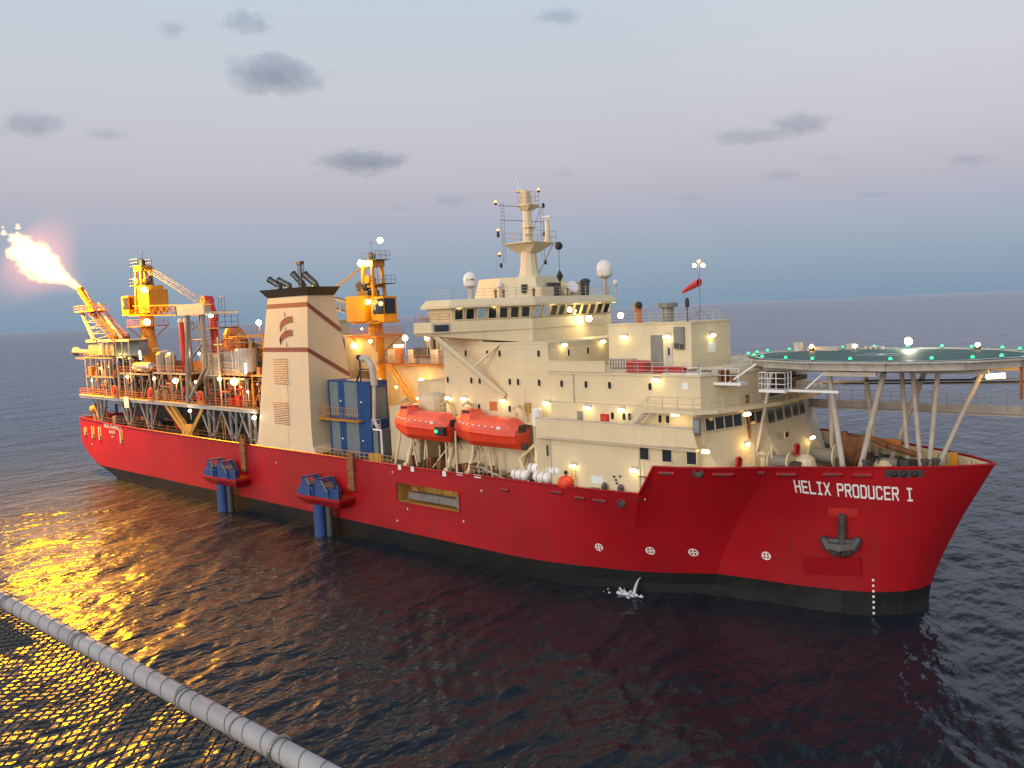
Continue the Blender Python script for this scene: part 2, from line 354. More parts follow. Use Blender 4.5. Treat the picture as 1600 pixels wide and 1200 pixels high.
# foam where the discharge hits the water
def discharge():
    rng=random.Random(3)
    mb=MB()
    for k in range(26):
        a=rng.uniform(0,6.28); d=abs(rng.gauss(0,1))
        x=126.3+1.3*d*math.cos(a)-.9*abs(rng.gauss(0,.6)); y=-12.6+.75*d*math.sin(a); s=rng.uniform(.10,.42)/(1+.5*d)
        vs=[(x+s*1.7*rng.uniform(.5,1)*math.cos(t),y+s*rng.uniform(.5,1)*math.sin(t),.05) for t in [i*math.pi/4 for i in range(8)]]
        mb.add(vs+[(x,y,.22+.12*rng.random())],[(i,(i+1)%8,8) for i in range(8)])
    pts=[Vector((126.95-.05*t,-11.25-1.15*t,1.45-1.35*t*t)) for t in [0,.25,.5,.75,1]]
    for i in range(4): mb.cyl(pts[i],pts[i+1],.05+.03*i,.08+.03*i,n=6)
    m=mat('foam',(.52,.58,.64),.6,var=.1,scale=4)
    o=obj('discharge_splash',mb,m,label=None); o['kind']='stuff'; o['label']='white jet of water and foam falling beside the hull near the bow'; o['category']='water splash'
discharge()
# ------------------------------------------------------------ clouds (real volumes far beyond the ship)
def cloud_mat(name,dens,col=(.60,.78,1.0)):
    m=bpy.data.materials.new(name); m.use_nodes=True; n=m.node_tree.nodes; l=m.node_tree.links; n.clear()
    o=n.new('ShaderNodeOutputMaterial'); v=n.new('ShaderNodeVolumePrincipled'); v.inputs['Color'].default_value=(*col,1); v.inputs['Anisotropy'].default_value=0
    t=n.new('ShaderNodeTexCoord'); no=n.new('ShaderNodeTexNoise'); no.inputs['Scale'].default_value=3.1; no.inputs['Detail'].default_value=5; no.inputs['Roughness'].default_value=.66
    oi=n.new('ShaderNodeObjectInfo'); ad=n.new('ShaderNodeVectorMath'); ad.operation='ADD'; mp=n.new('ShaderNodeMapping'); mp.inputs['Scale'].default_value=(1.5,1.5,.8)
    l.new(t.outputs['Object'],mp.inputs[0]); l.new(mp.outputs[0],ad.inputs[0]); sc=n.new('ShaderNodeVectorMath'); sc.operation='SCALE'; sc.inputs[0].default_value=(31,17,53); l.new(oi.outputs['Random'],sc.inputs['Scale']); l.new(sc.outputs[0],ad.inputs[1]); l.new(ad.outputs[0],no.inputs['Vector'])
    ln=n.new('ShaderNodeVectorMath'); ln.operation='LENGTH'; l.new(t.outputs['Object'],ln.inputs[0])
    fo=n.new('ShaderNodeMapRange'); fo.inputs[1].default_value=0; fo.inputs[2].default_value=1; fo.inputs[3].default_value=.42; fo.inputs[4].default_value=-.42; l.new(ln.outputs['Value'],fo.inputs[0])
    s=n.new('ShaderNodeMath'); s.operation='ADD'; l.new(no.outputs[0],s.inputs[0]); l.new(fo.outputs[0],s.inputs[1])
    r=n.new('ShaderNodeMapRange'); r.inputs[1].default_value=.57; r.inputs[2].default_value=.70; r.inputs[3].default_value=0; r.inputs[4].default_value=dens; l.new(s.outputs[0],r.inputs[0]); l.new(r.outputs[0],v.inputs['Density']); l.new(v.outputs[0],o.inputs['Volume'])
    return m
CM=cloud_mat('cloud_vapour',.0021); CM2=cloud_mat('thin_cloud_vapour',.0014)
def cloud(d,size,label,thin=False,rz=0):
    """d: direction from the rig, 9 km away; size = half extents in metres (across, deep, high)"""
    D=9000.; c=CAMP+Vector(d)*D
    mb=MB(); mb.sph((0,0,0),1,20,14)
    rng=random.Random(label); ph=[rng.uniform(0,6) for _ in range(4)]
    vs=[]
    for v in mb.v:
        k=1+.10*math.sin(3*v[0]+ph[0])+.08*math.sin(5*v[2]+4*v[0]+ph[1]); vs.append((v[0]*k,v[1]*k,v[2]*(k if v[2]>0 else .7*k)))
    mb.v=vs
    o=obj('cloud',mb,CM2 if thin else CM); o.location=c; o.scale=[v*1.45 for v in size]; o.rotation_euler=(0,rz,math.atan2(RT.y,RT.x)); tag(o,label,'cloud','small dark clouds in the dusk sky')
cloud((-0.8037,0.5321,0.2663),(804,483,305),'largest dark grey cloud, high above the funnel',False,0.04)
cloud((-0.8452,0.4389,0.3051),(274,164,161),'small smudge of cloud high at the left, beside a wider one',False,0.04)
cloud((-0.8053,0.5020,0.3154),(428,257,197),'ragged grey cloud at the top left, above the largest cloud',False,0.04)
cloud((-0.5804,0.7489,0.3200),(444,266,137),'small dark cloud at the top middle of the sky',False,0.04)
cloud((-0.7679,0.6155,0.1773),(801,480,213),'flat-based slate cloud floating above the funnel and crane',False,-0.03)
cloud((-0.4287,0.8849,0.1823),(675,405,130),'thin left tail of the cloud pair above the windsock',True,0.04)
cloud((-0.3771,0.9065,0.1900),(542,325,203),'dark rounded cloud above the windsock and helideck',False,-0.03)
cloud((-0.7064,0.6954,0.1323),(364,218,118),'faint blue cloud just left of the radar mast',True,0.04)
cloud((-0.7479,0.6520,0.1246),(199,120,73),'tiny faint cloud above the right-hand crane',True,0.04)
cloud((-0.9231,0.3243,0.2068),(485,291,203),'broad grey cloud at the left edge, above the gas flame',False,0.04)
cloud((-0.8994,0.3875,0.2020),(341,204,114),'narrow grey cloud right of the broad one above the flame',True,0.04)
cloud((-0.3970,0.9074,0.1380),(311,187,95),'faint cloud strip below the dark rounded cloud',True,0.04)
cloud((-0.4870,0.8650,0.1212),(303,182,62),'thin pale streak of cloud above the windsock',True,0.04)
cloud((-0.3482,0.9250,0.1520),(203,122,59),'tiny wisp right under the dark rounded cloud',True,0.04)
cloud((-0.2229,0.9655,0.1348),(367,220,96),'faint blue streak of cloud at the right above the helideck',True,0.04)
cloud((-0.6053,0.7802,0.1579),(217,130,99),'small faint puff just right of the radar mast top',True,0.04)
cloud((-0.3110,0.9441,0.1092),(302,181,59),'low thin streak of cloud over the helideck horizon',True,0.04)
# ------------------------------------------------------------ production ship
ship=thing('production_ship','long red-hulled production ship with cream superstructure and bow helideck, on dark sea','ship',(78,0,0))
def build_hull():
    lev_r=[2.2,3.0,3.8,4.8,5.86,8.15,9.3,None]; lev_b=[-4,0,1.0,2.2]
    def grid(levels,side,hole):
        mb=MB(); rows=[]
        for s in ST:
            row=[]
            for z in levels:
                zz=s[4] if z is None else z
                x,h=sect(s,zz); zz2=max(zz,zbot(x)) if x<19 else zz
                if z is not None and z<2.2: h=h*(.985 if z==1.0 else (.97 if z==0 else .92))
                row.append((x,side*h,zz2))
            rows.append(row)
        n=len(levels); vs=[v for r in rows for v in r]; fs=[]
        for i in range(len(ST)-1):
            for j in range(n-1):
                if hole and side<0 and ST[i][0]==94.8 and levels[j]==5.86: continue
                q=(i*n+j,(i+1)*n+j,(i+1)*n+j+1,i*n+j+1)
                fs.append(q if side<0 else q[::-1])
        mb.add(vs,fs); return mb
    r=grid(lev_r,-1,True); r2=grid(lev_r,1,False); r.add(r2.v,r2.f)
    # transom
    zs=[6.1,8.15,10.9]; v=[(0,-14.3,z) for z in zs]+[(0,14.3,z) for z in zs]; r.add(v,[(0,1,4,3),(1,2,5,4)])
    # plated lip round the step and cap rail
    hull=obj('hull',r,M['red'],ship,smooth=True); hull.data.set_sharp_from_angle(angle=R(25))
    sh=hull.data.attributes.get('sharp_edge') or hull.data.attributes.new('sharp_edge','BOOLEAN','EDGE'); hv=hull.data.vertices
    kn={i for i,v in enumerate(hv) for zq in [v.co.z] if abs(v.co.x+worldorg(ship).x-sect(ST[17],zq)[0])<.05}
    for e in hull.data.edges:
        if e.vertices[0] in kn and e.vertices[1] in kn: sh.data[e.index].value=True
    b=grid(lev_b,-1,False); b2=grid(lev_b,1,False); b.add(b2.v,b2.f)
    xs=[0,1.5,6.4,14,19]; v=[];f=[]
    for x in xs: v+=[(x,-14.2,zbot(x)+.01),(x,14.2,zbot(x)+.01)]
    f=[(2*i,2*i+1,2*i+3,2*i+2) for i in range(4)]; b.add(v,f)
    obj('boot_topping',b,M['boot'],ship)
    cap=MB()
    for side in (-1,1):
        p=[Vector((s[0],side*s[1],s[4]+.02)) for s in ST]
        for a,c in zip(p,p[1:]): cap.cyl(a,c,.11,n=6)
    obj('bulwark_cap_rail',cap,M['red'],ship)
    # decks
    d=MB(); aft=[s for s in ST if s[0]<=129.2]; fw=[s for s in ST if s[0]>=129.2]
    d.add([(s[0],sg*(s[1]-.12),min(s[4],10.2)-.15) for s in aft for sg in (-1,1)],[(2*i,2*i+2,2*i+3,2*i+1) for i in range(len(aft)-1)])
    obj('main_deck',d,M['deck'],ship)
    d=MB(); d.add([(sect(s,12.25)[0]-.3,sg*max(sect(s,12.25)[1]-.2,0),12.25) for s in fw for sg in (-1,1)],[(2*i,2*i+2,2*i+3,2*i+1) for i in range(len(fw)-1)])
    obj('forecastle_deck',d,M['deck'],ship)
    # inside of the forward bulwark, with stays
    bl=MB(); sel=[s for s in ST if s[0]>=130.8]
    for side in (-1,1):
        v=[]
        for s in sel:
            xq,hq=sect(s,12.26); v+=[(s[0]-.12,side*max(s[1]-.18,0),s[4]-.05),(xq-.35,side*max(hq-.25,0),12.26)]
        bl.add(v,[(2*i,2*i+2,2*i+3,2*i+1) for i in range(len(sel)-1)])
        for s0,s1 in zip(sel,sel[1:]):
            for t in (0,.33,.66):
                x=s0[0]+(s1[0]-s0[0])*t; h=hb(x,12.3)-.4
                if h>.8: bl.box(x-.05,x+.05,min(side*h,side*(h-.45)),max(side*h,side*(h-.45)),12.26,13.3)
    obj('bulwark_lining',bl,M['cream'],ship)
    # opening in the side with the stowed gangway
    g=MB(); x0,x1,z0,z1=94.8,105.4,5.86,8.15
    g.add([(x0,-14.5,z0),(x1,-14.5,z0),(x1,-14.5,z1),(x0,-14.5,z1),(x0,-12.2,z0),(x1,-12.2,z0),(x1,-12.2,z1),(x0,-12.2,z1)],[(4,5,6,7),(0,1,5,4),(3,7,6,2),(0,4,7,3),(1,2,6,5)])
    op=obj('side_opening',g,M['ochre'],ship)  # yellowish interior lighting is put into the ochre wall colour
    g=MB(); g.box(x0-.1,x1+.1,-14.6,-14.45,z0-.16,z0); g.box(x0-.1,x1+.1,-14.6,-14.45,z1,z1+.12); g.box(x0-.15,x0,-14.6,-14.45,z0,z1); g.box(x1,x1+.15,-14.6,-14.45,z0,z1); obj('frame',g,M['red'],op)
    g=MB(); g.box(96.4,104.6,-14.1,-13.2,6.35,7.05)
    for i in range(9): g.box(96.6+i,96.68+i,-14.13,-14.1,6.3,7.1)
    g.bar((96.3,-14.15,7.1),(104.7,-14.15,7.1),.1); g.bar((96.3,-14.15,6.35),(104.7,-14.15,6.35),.1); g.box(104.6,105.2,-14.15,-13.3,6.1,7.6); obj('stowed_gangway',g,M['grey'],op)
    g=MB()
    for x in (96.2,97.0,100.3,103.0): g.bar((x,-13.0,6),(x,-13.0,8.15),.14)
    g.bar((95.8,-13.2,7.8),(97.2,-13.2,7.3),.18); obj('winch_bracket',g,M['orangep'],op)
    # recessed fairleads and chocks along the strake
    for x,z,w in ((127.0,9.57,.42),(134.6,13.0,.42)):
        y=-hb(x,z); g=MB(); 
        dx=.6; yy0=-hb(x-dx,z);yy1=-hb(x+dx,z); nrm=Vector(((yy1-yy0),-2*dx,0)).normalized(); 
        g.lathe((x,y,z),[(.20,0),(w+.06,.0),(w+.06,.10),(w*.75,.16),(w*.6,.05),(.05,.04)],14,nrm); o=obj('round_fairlead',g,M['dgrey'],ship)
    for x,z,w in ((124.6,9.48,.75),(122.3,9.5,.6),(119.5,9.75,.7),(136.5,12.85,.8),(139.3,13.0,.25),(131.9,12.82,.7),(141.1,12.85,.75),(144.5,12.9,.7),(146.6,12.85,.65),(112.5,9.2,.5)):
        a=Vector((x-w,-hb(x-w,z)-.01,z)); b_=Vector((x+w,-hb(x+w,z)-.01,z)); g=MB(); g.cyl(a,b_,.20,n=8); g.cur=1
        o_=Vector((0,-.08,0)); g.cyl(a.lerp(b_,.15)+o_,a.lerp(b_,.85)+o_,.14,n=6); obj('mooring_chock',g,[M['red'],M['dgrey']],ship)
    a=148.2;b_=150.8;z=13.0
    g=MB(); g.add([(a,-hb(a,z-.35)-.06,z-.35),(b_,-hb(b_,z-.35)-.06,z-.35),(b_,-hb(b_,z+.3)-.06,z+.3),(a,-hb(a,z+.3)-.06,z+.3)],[(0,1,2,3)]); g.cur=1
    for t in (.25,.5,.78):
        x=a+(b_-a)*t; g.sph((x,-hb(x,z)-.02,z-.05),.27,10,6)
    obj('roller_fairlead',g,[M['dgrey'],M['black']],ship)
    # bow thruster marks
    for x,z in ((138.34,4.67),(132.05,4.49),(128.41,4.50),(123.47,4.43)):
        g=MB(); zc=z
        def P_(u,v): return (x+u,-hb(x+u,zc+v)-.03,zc+v)
        for k in range(12):
            a0,a1=k*math.pi/6,(k+1)*math.pi/6
            g.add([P_(.42*math.cos(a0),.42*math.sin(a0)),P_(.42*math.cos(a1),.42*math.sin(a1)),P_(.30*math.cos(a1),.30*math.sin(a1)),P_(.30*math.cos(a0),.30*math.sin(a0))],[(0,1,2,3)])
        g.add([P_(-.38,-.06),P_(.38,-.06),P_(.38,.06),P_(-.38,.06)],[(0,1,2,3)]); g.add([P_(-.06,-.38),P_(.06,-.38),P_(.06,.38),P_(-.06,.38)],[(0,1,2,3)])
        obj('thruster_mark',g,M['white'],ship)
    # draught marks by the stem
    g=MB()
    for k in range(7):
        z=3.2-.5*k; x=146.9; zz=max(z,.4)
        g.add([(x+.0,-hb(x,max(zz,0))-.05,z),(x+.16,-hb(x+.16,max(zz,0))-.05,z),(x+.16,-hb(x+.16,max(zz,0))-.05,z+.2),(x,-hb(x,max(zz,0))-.05,z+.2)],[(0,1,2,3)])
    obj('draught_marks',g,M['white'],ship)
    # names
    x0,x1=141.62,150.0
    def fn(u,v):
        t=u/L0; x=x0+(x1-x0)*t; z=11.2-.62*t+v
        return Vector((x,-hb(x,z)-.05,z))
    L0=1; 
    class D: pass
    tmp=MB(); L0=text(tmp,'HELIX PRODUCER I',1.05,.60,.32,.18,lambda u,v:Vector((u,v,0)))-.32
    g=MB(); text(g,'HELIX PRODUCER I',1.05,.60,.32,.18,fn); objs('bow_name_lettering',g,M['white'],ship,.2)
    g=MB(); text(g,'HELIX PRODUCER I',.62,.34,.12,.12,lambda u,v:Vector((11.7+u,-14.53,9.75-.03*u+v)))
    text(g,'NASSAU',.5,.32,.1,.1,lambda u,v:Vector((13.7+u,-14.53,8.75+v))); text(g,'IMO',.28,.22,.1,.06,lambda u,v:Vector((14.6+u,-14.53,8.0+v)))
    objs('stern_name_lettering',g,M['white'],ship,.12)
    # stern quarter mooring recesses
    for x,w,h in ((3.1,1.1,1.5),(6.6,1.1,2.2),(9.7,1.1,2.4),(18.9,1.0,2.4)):
        z=8.4; g=MB(); g.box(x-w/2,x+w/2,-14.56,-14.4,z-h/2,z+h/2); g.cur=1; g.box(x-w/2+.1,x-w/2+.45,-14.72,-14.56,z-h/2,z+h/2); g.cur=2; g.box(x+.05,x+.4,-14.6,-14.55,z-h/2+.1,z-h/2+.7)
        obj('mooring_recess',g,[M['ochre'],M['cream'],M['black']],ship)
    # weather-stained riser guides down the side above each sponson
    for x in (60.6,86.3):
        g=MB(); g.box(x-.6,x+.6,-14.85,-14.5,6.2,11.0)
        for k in range(4): g.box(x-.7,x+.7,-14.92,-14.85,6.6+k*1.2,6.8+k*1.2)
        obj('riser_guide',g,M['rust'],ship)
    # small boarding-ladder lights and rub marks
    for x,z in ((94.2,9.3),(96.6,5.1),(94.6,3.4),(106.0,4.9),(109.0,8.7),(86.5,9.2),(69.0,8.2),(5.5,6.0)):
        g=MB(); g.lathe((x,-14.5,z),[(.14,0),(.14,.06),(.05,.1)],8,(0,-1,0)); obj('hull_stud',g,M['pale'],ship)
build_hull()
def wall_lamp(parent,p,n,power=16,size=1.0,light=True):
    """hooded bulkhead lamp at p on a wall facing n"""
    n=Vector(n).normalized(); side=n.cross(Vector((0,0,1))).normalized(); p=Vector(p)
    g=MB(); a=p+n*.05-side*.34*size; b=p+n*.05+side*.34*size
    g.cyl(a+Vector((0,0,.12)),b+Vector((0,0,.12)),.16*size,n=8); g.cur=1
    g.cyl(a+n*.16+Vector((0,0,-.02)),b+n*.16+Vector((0,0,-.02)),.15*size,n=8)
    o=obj('wall_lamp',g,[M['pale'],M['lampw']],parent)
    if light: plight('lamp_light',p+n*.55+Vector((0,0,-.30)),power,(1,.72,.26),.18,o)
    return o
def porthole(parent,p,n,w=.34,h=.62):
    n=Vector(n).normalized(); s=n.cross(Vector((0,0,1))).normalized(); p=Vector(p); g=MB()
    def rr(w,h,o,k=12):
        return [p+n*o+s*(w*math.copysign(abs(math.cos(a))**.6,math.cos(a)))+Vector((0,0,h*math.copysign(abs(math.sin(a))**.6,math.sin(a)))) for a in [2*math.pi*i/k for i in range(k)]]
    a=rr(w+.09,h+.09,.0);b=rr(w+.09,h+.09,.06);c=rr(w,h,.06);d=rr(w,h,.02); g.add(a+b+c+d,[(j*12+i,j*12+(i+1)%12,(j+1)*12+(i+1)%12,(j+1)*12+i) for j in range(3) for i in range(12)])
    g.cur=1; g.add(d,[tuple(range(12))]); return obj('porthole',g,[M['cream'],M['glass']],parent)
def window(parent,a,b,z0,z1,n,name='window',lean=0,m='glass'):
    """window between plan points a,b on a wall facing n"""
    a=Vector((*a,0));b=Vector((*b,0)); n=Vector((*n,0)).normalized(); g=MB()
    def q(k,o): 
        d=(b-a).normalized()*k
        return [a+d+n*o+Vector((0,0,z0+k)),b-d+n*o+Vector((0,0,z0+k)),b-d+n*(o+lean)+Vector((0,0,z1-k)),a+d+n*(o+lean)+Vector((0,0,z1-k))]
    A=q(-.07,0.0);B=q(-.07,.07);Cc=q(0,.07);D=q(0,.03)
    g.add(A+B+Cc+D,[(j*4+i,j*4+(i+1)%4,(j+1)*4+(i+1)%4,(j+1)*4+i) for j in range(3) for i in range(4)]); g.cur=1; g.add(D,[(0,1,2,3)])
    return obj(name,g,[M['cream'],M[m]],parent)
# ------------------------------------------------------------ accommodation
def octo(x0,x1,y0,y1): return [(x0,y0),(x1,y0),(x1,y1),(x0,y1)]
g=MB(); g.box(101.4,117,-12,12,18.5,24.6); g.box(101.4,120.5,-12,12,10.05,18.5)
for x in (101.4+.05,117-.02): pass
g.box(101.3,117.05,-12.06,-11.9,24.5,24.72); g.box(101.4,107.6,-11.95,11.95,24.6,25.85)
acc=obj('accommodation_block',g,M['cream'],ship)
g=MB(); g.prism([(117,-12),(134.4,-12),(136.6,-4.5),(136.6,4.5),(134.4,12),(117,12)],18.62,21.45); g.prism([(116.9,-12.12),(134.5,-12.12),(136.75,-4.5),(136.75,4.5),(134.5,12.12),(116.9,12.12)],21.45,21.62)
accf=obj('forward_block',g,M['cream'],ship)
for x in (120.2,):
    g=MB(); g.box(x-.05,x+.05,-12.16,-12.0,15.5,21.4); obj('drain_pipe',g,M['pale'],accf)
row1=[(103.1,-12),(105.06,-12),(108.42,-12),(110.24,-12),(115.75,-12)]
for x,y in row1: porthole(acc,(x,y,23.5),(0,-1,0),.2,.36)
for y in (-8.6,-5.2): porthole(acc,(117.0,y,23.4),(1,0,0),.22,.36)
for x in (101.95,105.77,107.06,111.56,112.75,115.68): porthole(acc,(x,-12,20.46),(0,-1,0),.2,.36)
for x in (118.66,121.74,124.59,129.17): porthole(accf,(x,-12,20.44),(0,-1,0),.2,.36)
for x in (102.48,105.68,106.78,111.39,118.35): porthole(acc,(x,-12,17.5),(0,-1,0),.2,.36)
for x in (125.23,126.57,127.22,130.53,131.35): porthole(accf,(x,-12.6,17.55),(0,-1,0),.2,.36)
for x in (102.0,104.61,110.59,116.69): wall_lamp(acc,(x,-12.05,18.35),(0,-1,0))
for y in (-9.6,-2.6): wall_lamp(acc,(117.05,y,24.25),(1,0,0),14)
# fore deckhouse: ground storey with overhanging gallery
g=MB(); lo=[(117.6,-13.4),(118.2,-13.75),(135.6,-13.75),(136.6,-12.6),(139.6,-4.6),(139.6,4.6),(136.6,12.6),(135.6,13.75),(117.6,13.75)]
hi=[(117.6,-13.4),(118.2,-13.75),(134.6,-13.75),(134.9,-12.4),(137.3,-4.5),(137.3,4.5),(134.9,12.4),(134.6,13.75),(117.6,13.75)]
lo2=[(131.5,-13.75)]+lo[2:8]+[(131.5,13.75)]; hi2=[(131.5,-13.75)]+hi[2:8]+[(131.5,13.75)]
lo2=[(129.4,-13.7),(134.6,-12.7),(136.3,-11.2),(139.4,-4.6),(139.4,4.6),(136.3,11.2),(134.6,12.7),(129.4,13.7)]; hi2=[(129.4,-13.75),(134.6,-13.75),(134.9,-12.4),(137.3,-4.5),(137.3,4.5),(134.9,12.4),(134.6,13.75),(129.4,13.75)]
g.prism([(117.6,-13.4),(118.2,-13.75),(129.4,-13.75),(129.4,13.75),(117.6,13.75)],10.0,15.35); g.prism(lo2,12.2,15.35,hi2)
g.prism([(117.6,-12.6),(134.3,-12.6),(134.9,-12.4),(137.3,-4.5),(137.3,4.5),(134.9,12.4),(134.3,12.6),(117.6,12.6)],15.35,18.61,[(117.6,-12.6),(134.3,-12.6),(134.5,-12.4),(136.6,-4.5),(136.6,4.5),(134.5,12.4),(134.3,12.6),(117.6,12.6)])
fh=obj('fore_deckhouse',g,M['cream'],ship)
# gallery bulwark band
g=MB(); g.prism([(117.0,-14.45),(135.3,-14.45),(135.3,-14.3),(117.0,-14.3)],[15.1,15.45,15.45,15.1],[17.15,17.1,17.1,17.15],[(117.0,-14.45),(134.9,-14.45),(134.9,-14.3),(117.0,-14.3)])
g.prism([(117.0,-14.3),(135.1,-14.3),(135.1,-12.5),(117.0,-12.5)],15.05,15.3)
g.prism([(117.0,-14.45),(117.15,-14.45),(118.3,-13.2),(117.6,-13.2)],10.2,15.1)
obj('gallery_bulwark',g,M['cream'],fh)
g=MB(); g.box(117.0,134.9,-14.5,-14.26,17.1,17.22); g.box(118.2,134.9,-14.5,-14.42,15.28,15.36)
for x in (118.3,128.9): g.box(x-.05,x+.05,-13.85,-13.75,10.3,15.0)
obj('bulwark_trim',g,M['pale'],fh)
# gallery aft along lifeboats
g=MB(); g.box(101.4,117,-12.9,-12.0,16.1,16.3); g.rail([(101.4,-12.85,16.3),(117,-12.85,16.3)],1.0,1.5,.04,2); obj('boat_gallery',g,M['cream'],acc)
# walkway slab and stair over the gallery
g=MB(); g.prism([(129.6,-14.2),(134.9,-14.2),(136.4,-12.6),(138.7,-4.6),(138.7,4.6),(136.4,12.6),(134,14.2),(129.6,14.2)],18.3,18.62)
g.bar((131.2,-14.1,15.4),(131.2,-14.1,18.3),.09); g.bar((134.7,-14.1,15.4),(134.7,-14.1,18.3),.09)
wk=obj('upper_walkway',g,M['cream'],ship)
g=MB(); g.rail([(130.2,-14.1,18.62),(134.8,-14.1,18.62)],1.15,1.6,.06,2); g.rail([(134.8,-14.1,18.62),(138.5,-4.6,18.62),(138.5,4.6,18.62)],1.1,1.6,.045,2); obj('walkway_railing',g,M['pale'],wk)
g=MB()
for y in (-14.1,-13.4): g.bar((126.9,y,15.5),(130.1,y,18.6),.12); g.bar((126.9,y,16.5),(130.1,y,19.7),.05)
for k in range(11): t=k/11; g.box(127+3.1*t,127.3+3.1*t,-14.1,-13.4,15.5+3.1*t,15.56+3.1*t)
obj('inclined_stair',g,M['pale'],wk)
wall_lamp(wk,(132.6,-13.2,18.15),(0,-1,0),22)
wall_lamp(accf,(129.96,-12.05,21.1),(0,-1,0),16)
wall_lamp(fh,(122.35,-12.65,18.2),(0,-1,0),16); wall_lamp(fh,(126.4,-12.65,18.2),(0,-1,0),16)
for x,z in ((121.24,12.5),(128.4,12.75)): wall_lamp(fh,(x,-13.8,z),(0,-1,0),16)
wall_lamp(fh,(135.7,-13.6,15.1),(.35,-1,0),18)
for x in (128.9,131.3,133.8): window(fh,(x+.1,-13.75),(x+1.05,-13.75),13.85,15.0,(0,-1),'square_window')
# windows of the raked front
for t in (.10,.25,.39,.53,.74,.90):
    a0=Vector((134.75,-12.4));b0=Vector((137.0,-4.5)); w=.55 if t<.6 else .62
    d=(b0-a0).normalized(); c0=a0.lerp(b0,t)+Vector((.12,-.03)); window(fh,tuple(c0-d*w),tuple(c0+d*w),16.65,17.75,(d.y,-d.x),'front_window',-.12)
for y in (-3.4,-1.5,.4,2.3,3.8): window(fh,(137.12,y-.75),(137.12,y+.75),16.4,17.6,(1,0),'front_window',-.18)
wall_lamp(fh,(138.6,2.2,14.3),(1,0,0),20); wall_lamp(fh,(137.5,-9.6,18.0),(.95,-.3,0),10)
window(fh,(138.3,-3.2),(138.3,-2.3),15.0,15.5,(1,0),'louvre_window')
g=MB(); g.box(136.75,137.6,-4,4,20.0,20.4); g.box(136.6,136.66,-3.6,3.4,18.8,20.9); obj('front_locker',g,M['dgrey'],accf)
# doors, boxes and notices on the side
g=MB(); g.box(121.0,121.65,-12.72,-12.6,16.0,17.8); obj('door',g,M['grey'],fh)
g=MB(); g.box(123.9,124.8,-12.8,-12.6,16.7,17.7); g.cur=1; g.box(124.05,124.65,-12.83,-12.8,16.9,17.5); obj('fire_box',g,[M['redpaint'],M['crane_red']],fh)
g=MB(); g.box(134.0,134.7,-12.75,-12.6,16.3,17.9); g.cur=1; g.box(134.15,134.55,-12.78,-12.75,16.5,17.6); obj('door',g,[M['grey'],M['lit']],fh)
g=MB(); g.box(132.6,133.2,-12.06,-12.0,20.3,20.9); obj('notice',g,M['sign'],accf)
g=MB(); g.box(123.3,124.7,-13.8,-13.75,11.0,11.7); obj('notice',g,M['sign'],fh)
g=MB()
for k in range(12): g.box(120.9,121.5,-13.98,-13.92,10.4+.26*k if k<8 else 10.4,10.44+.26*k if k<8 else 10.44)
for x in (120.9,121.5): g.bar((x,-13.95,10.3),(x,-13.95,12.2),.05)
obj('wall_ladder',g,M['yellow'],fh)
g=MB(); 
for x,z in ((125.9,11.8),(126.2,11.2),(126.6,11.9),(126.1,11.5),(126.7,10.9)): g.box(x,x+.22,-13.85,-13.75,z,z+.18)
objs('pipe_valve',g,M['dgrey'],fh)
g=MB(); g.box(108.4,109.5,-12.06,-12.0,17.2,18.2); obj('orange_panel',g,M['orangep'],acc,'square orange panel on the cream wall above the lifeboats')
g=MB(); g.box(113.7,114.4,-12.3,-12.0,17.2,18.3); obj('cable_box',g,M['ochre'],acc)
g=MB()
for x,z,w,h in ((104.9,17.0,.2,.5),(112.1,16.8,.3,.4),(115.2,16.6,.2,.3),(119.3,17.0,.18,.5),(109.9,19.2,.1,.1),(103.6,21.9,.1,.1)): g.box(x,x+w,-12.12,-12.0,z,z+h)
for x in (103.9,113.7): g.bar((x,-12.08,16.3),(x,-12.08,19.9),.03)
objs('conduit_box',g,M['pale'],acc)
# deck bulwark in front of the block, cabin above
g=MB(); g.prism([(117,-12.15),(124.2,-12.15),(124.2,-12.0),(117,-12.0)],[21.7,21.7,21.7,21.7],[22.75,22.75,22.75,22.75]); g.box(117,124.2,-12.2,-11.95,22.7,22.8); obj('deck_bulwark',g,M['cream'],accf)
g=MB(); g.rail([(124.6,-12.05,21.62),(134.3,-12.05,21.62),(136.6,-4.5,21.62),(136.6,4,21.62)],1.1,1.5,.05,3); obj('deck_railing',g,M['pale'],accf)
g=MB(); g.box(120.4,130.2,-6,2.1,21.62,26.1); g.box(120.3,130.3,-6.1,2.2,26.1,26.25); cab=obj('upper_cabin',g,M['cream'],ship)
g=MB(); g.box(125.6,127.0,-6.08,-6.0,21.9,25.0); obj('door',g,M['grey'],cab)
g=MB(); g.box(127.35,128.1,-6.08,-6.0,21.9,24.3); g.cur=1; g.box(127.6,127.8,-6.1,-6.08,23.0,23.7); obj('door',g,[M['pale'],M['glass']],cab)
g=MB(); g.box(128.4,129.5,-6.3,-6.0,23.6,25.8); g.cur=1; g.box(128.45,129.0,-6.33,-6.3,23.7,24.2); g.box(129.1,129.45,-6.33,-6.3,23.6,24.1); obj('control_panel',g,[M['grey'],M['dgrey']],cab)
wall_lamp(cab,(122.5,-6.05,24.85),(0,-1,0)); wall_lamp(cab,(127.6,-6.05,24.85),(0,-1,0),20); wall_lamp(cab,(130.25,-2.1,24.75),(1,0,0),18)
g=MB(); g.box(130.2,130.26,-2.8,-1.2,23.0,24.0); obj('notice',g,M['sign'],cab)
g=MB(); g.rail([(120.6,-5.8,26.25),(130.0,-5.8,26.25),(130.0,1.9,26.25),(120.6,1.9,26.25)],1.0,1.6,.03,3); obj('roof_railing',g,M['pale'],cab)
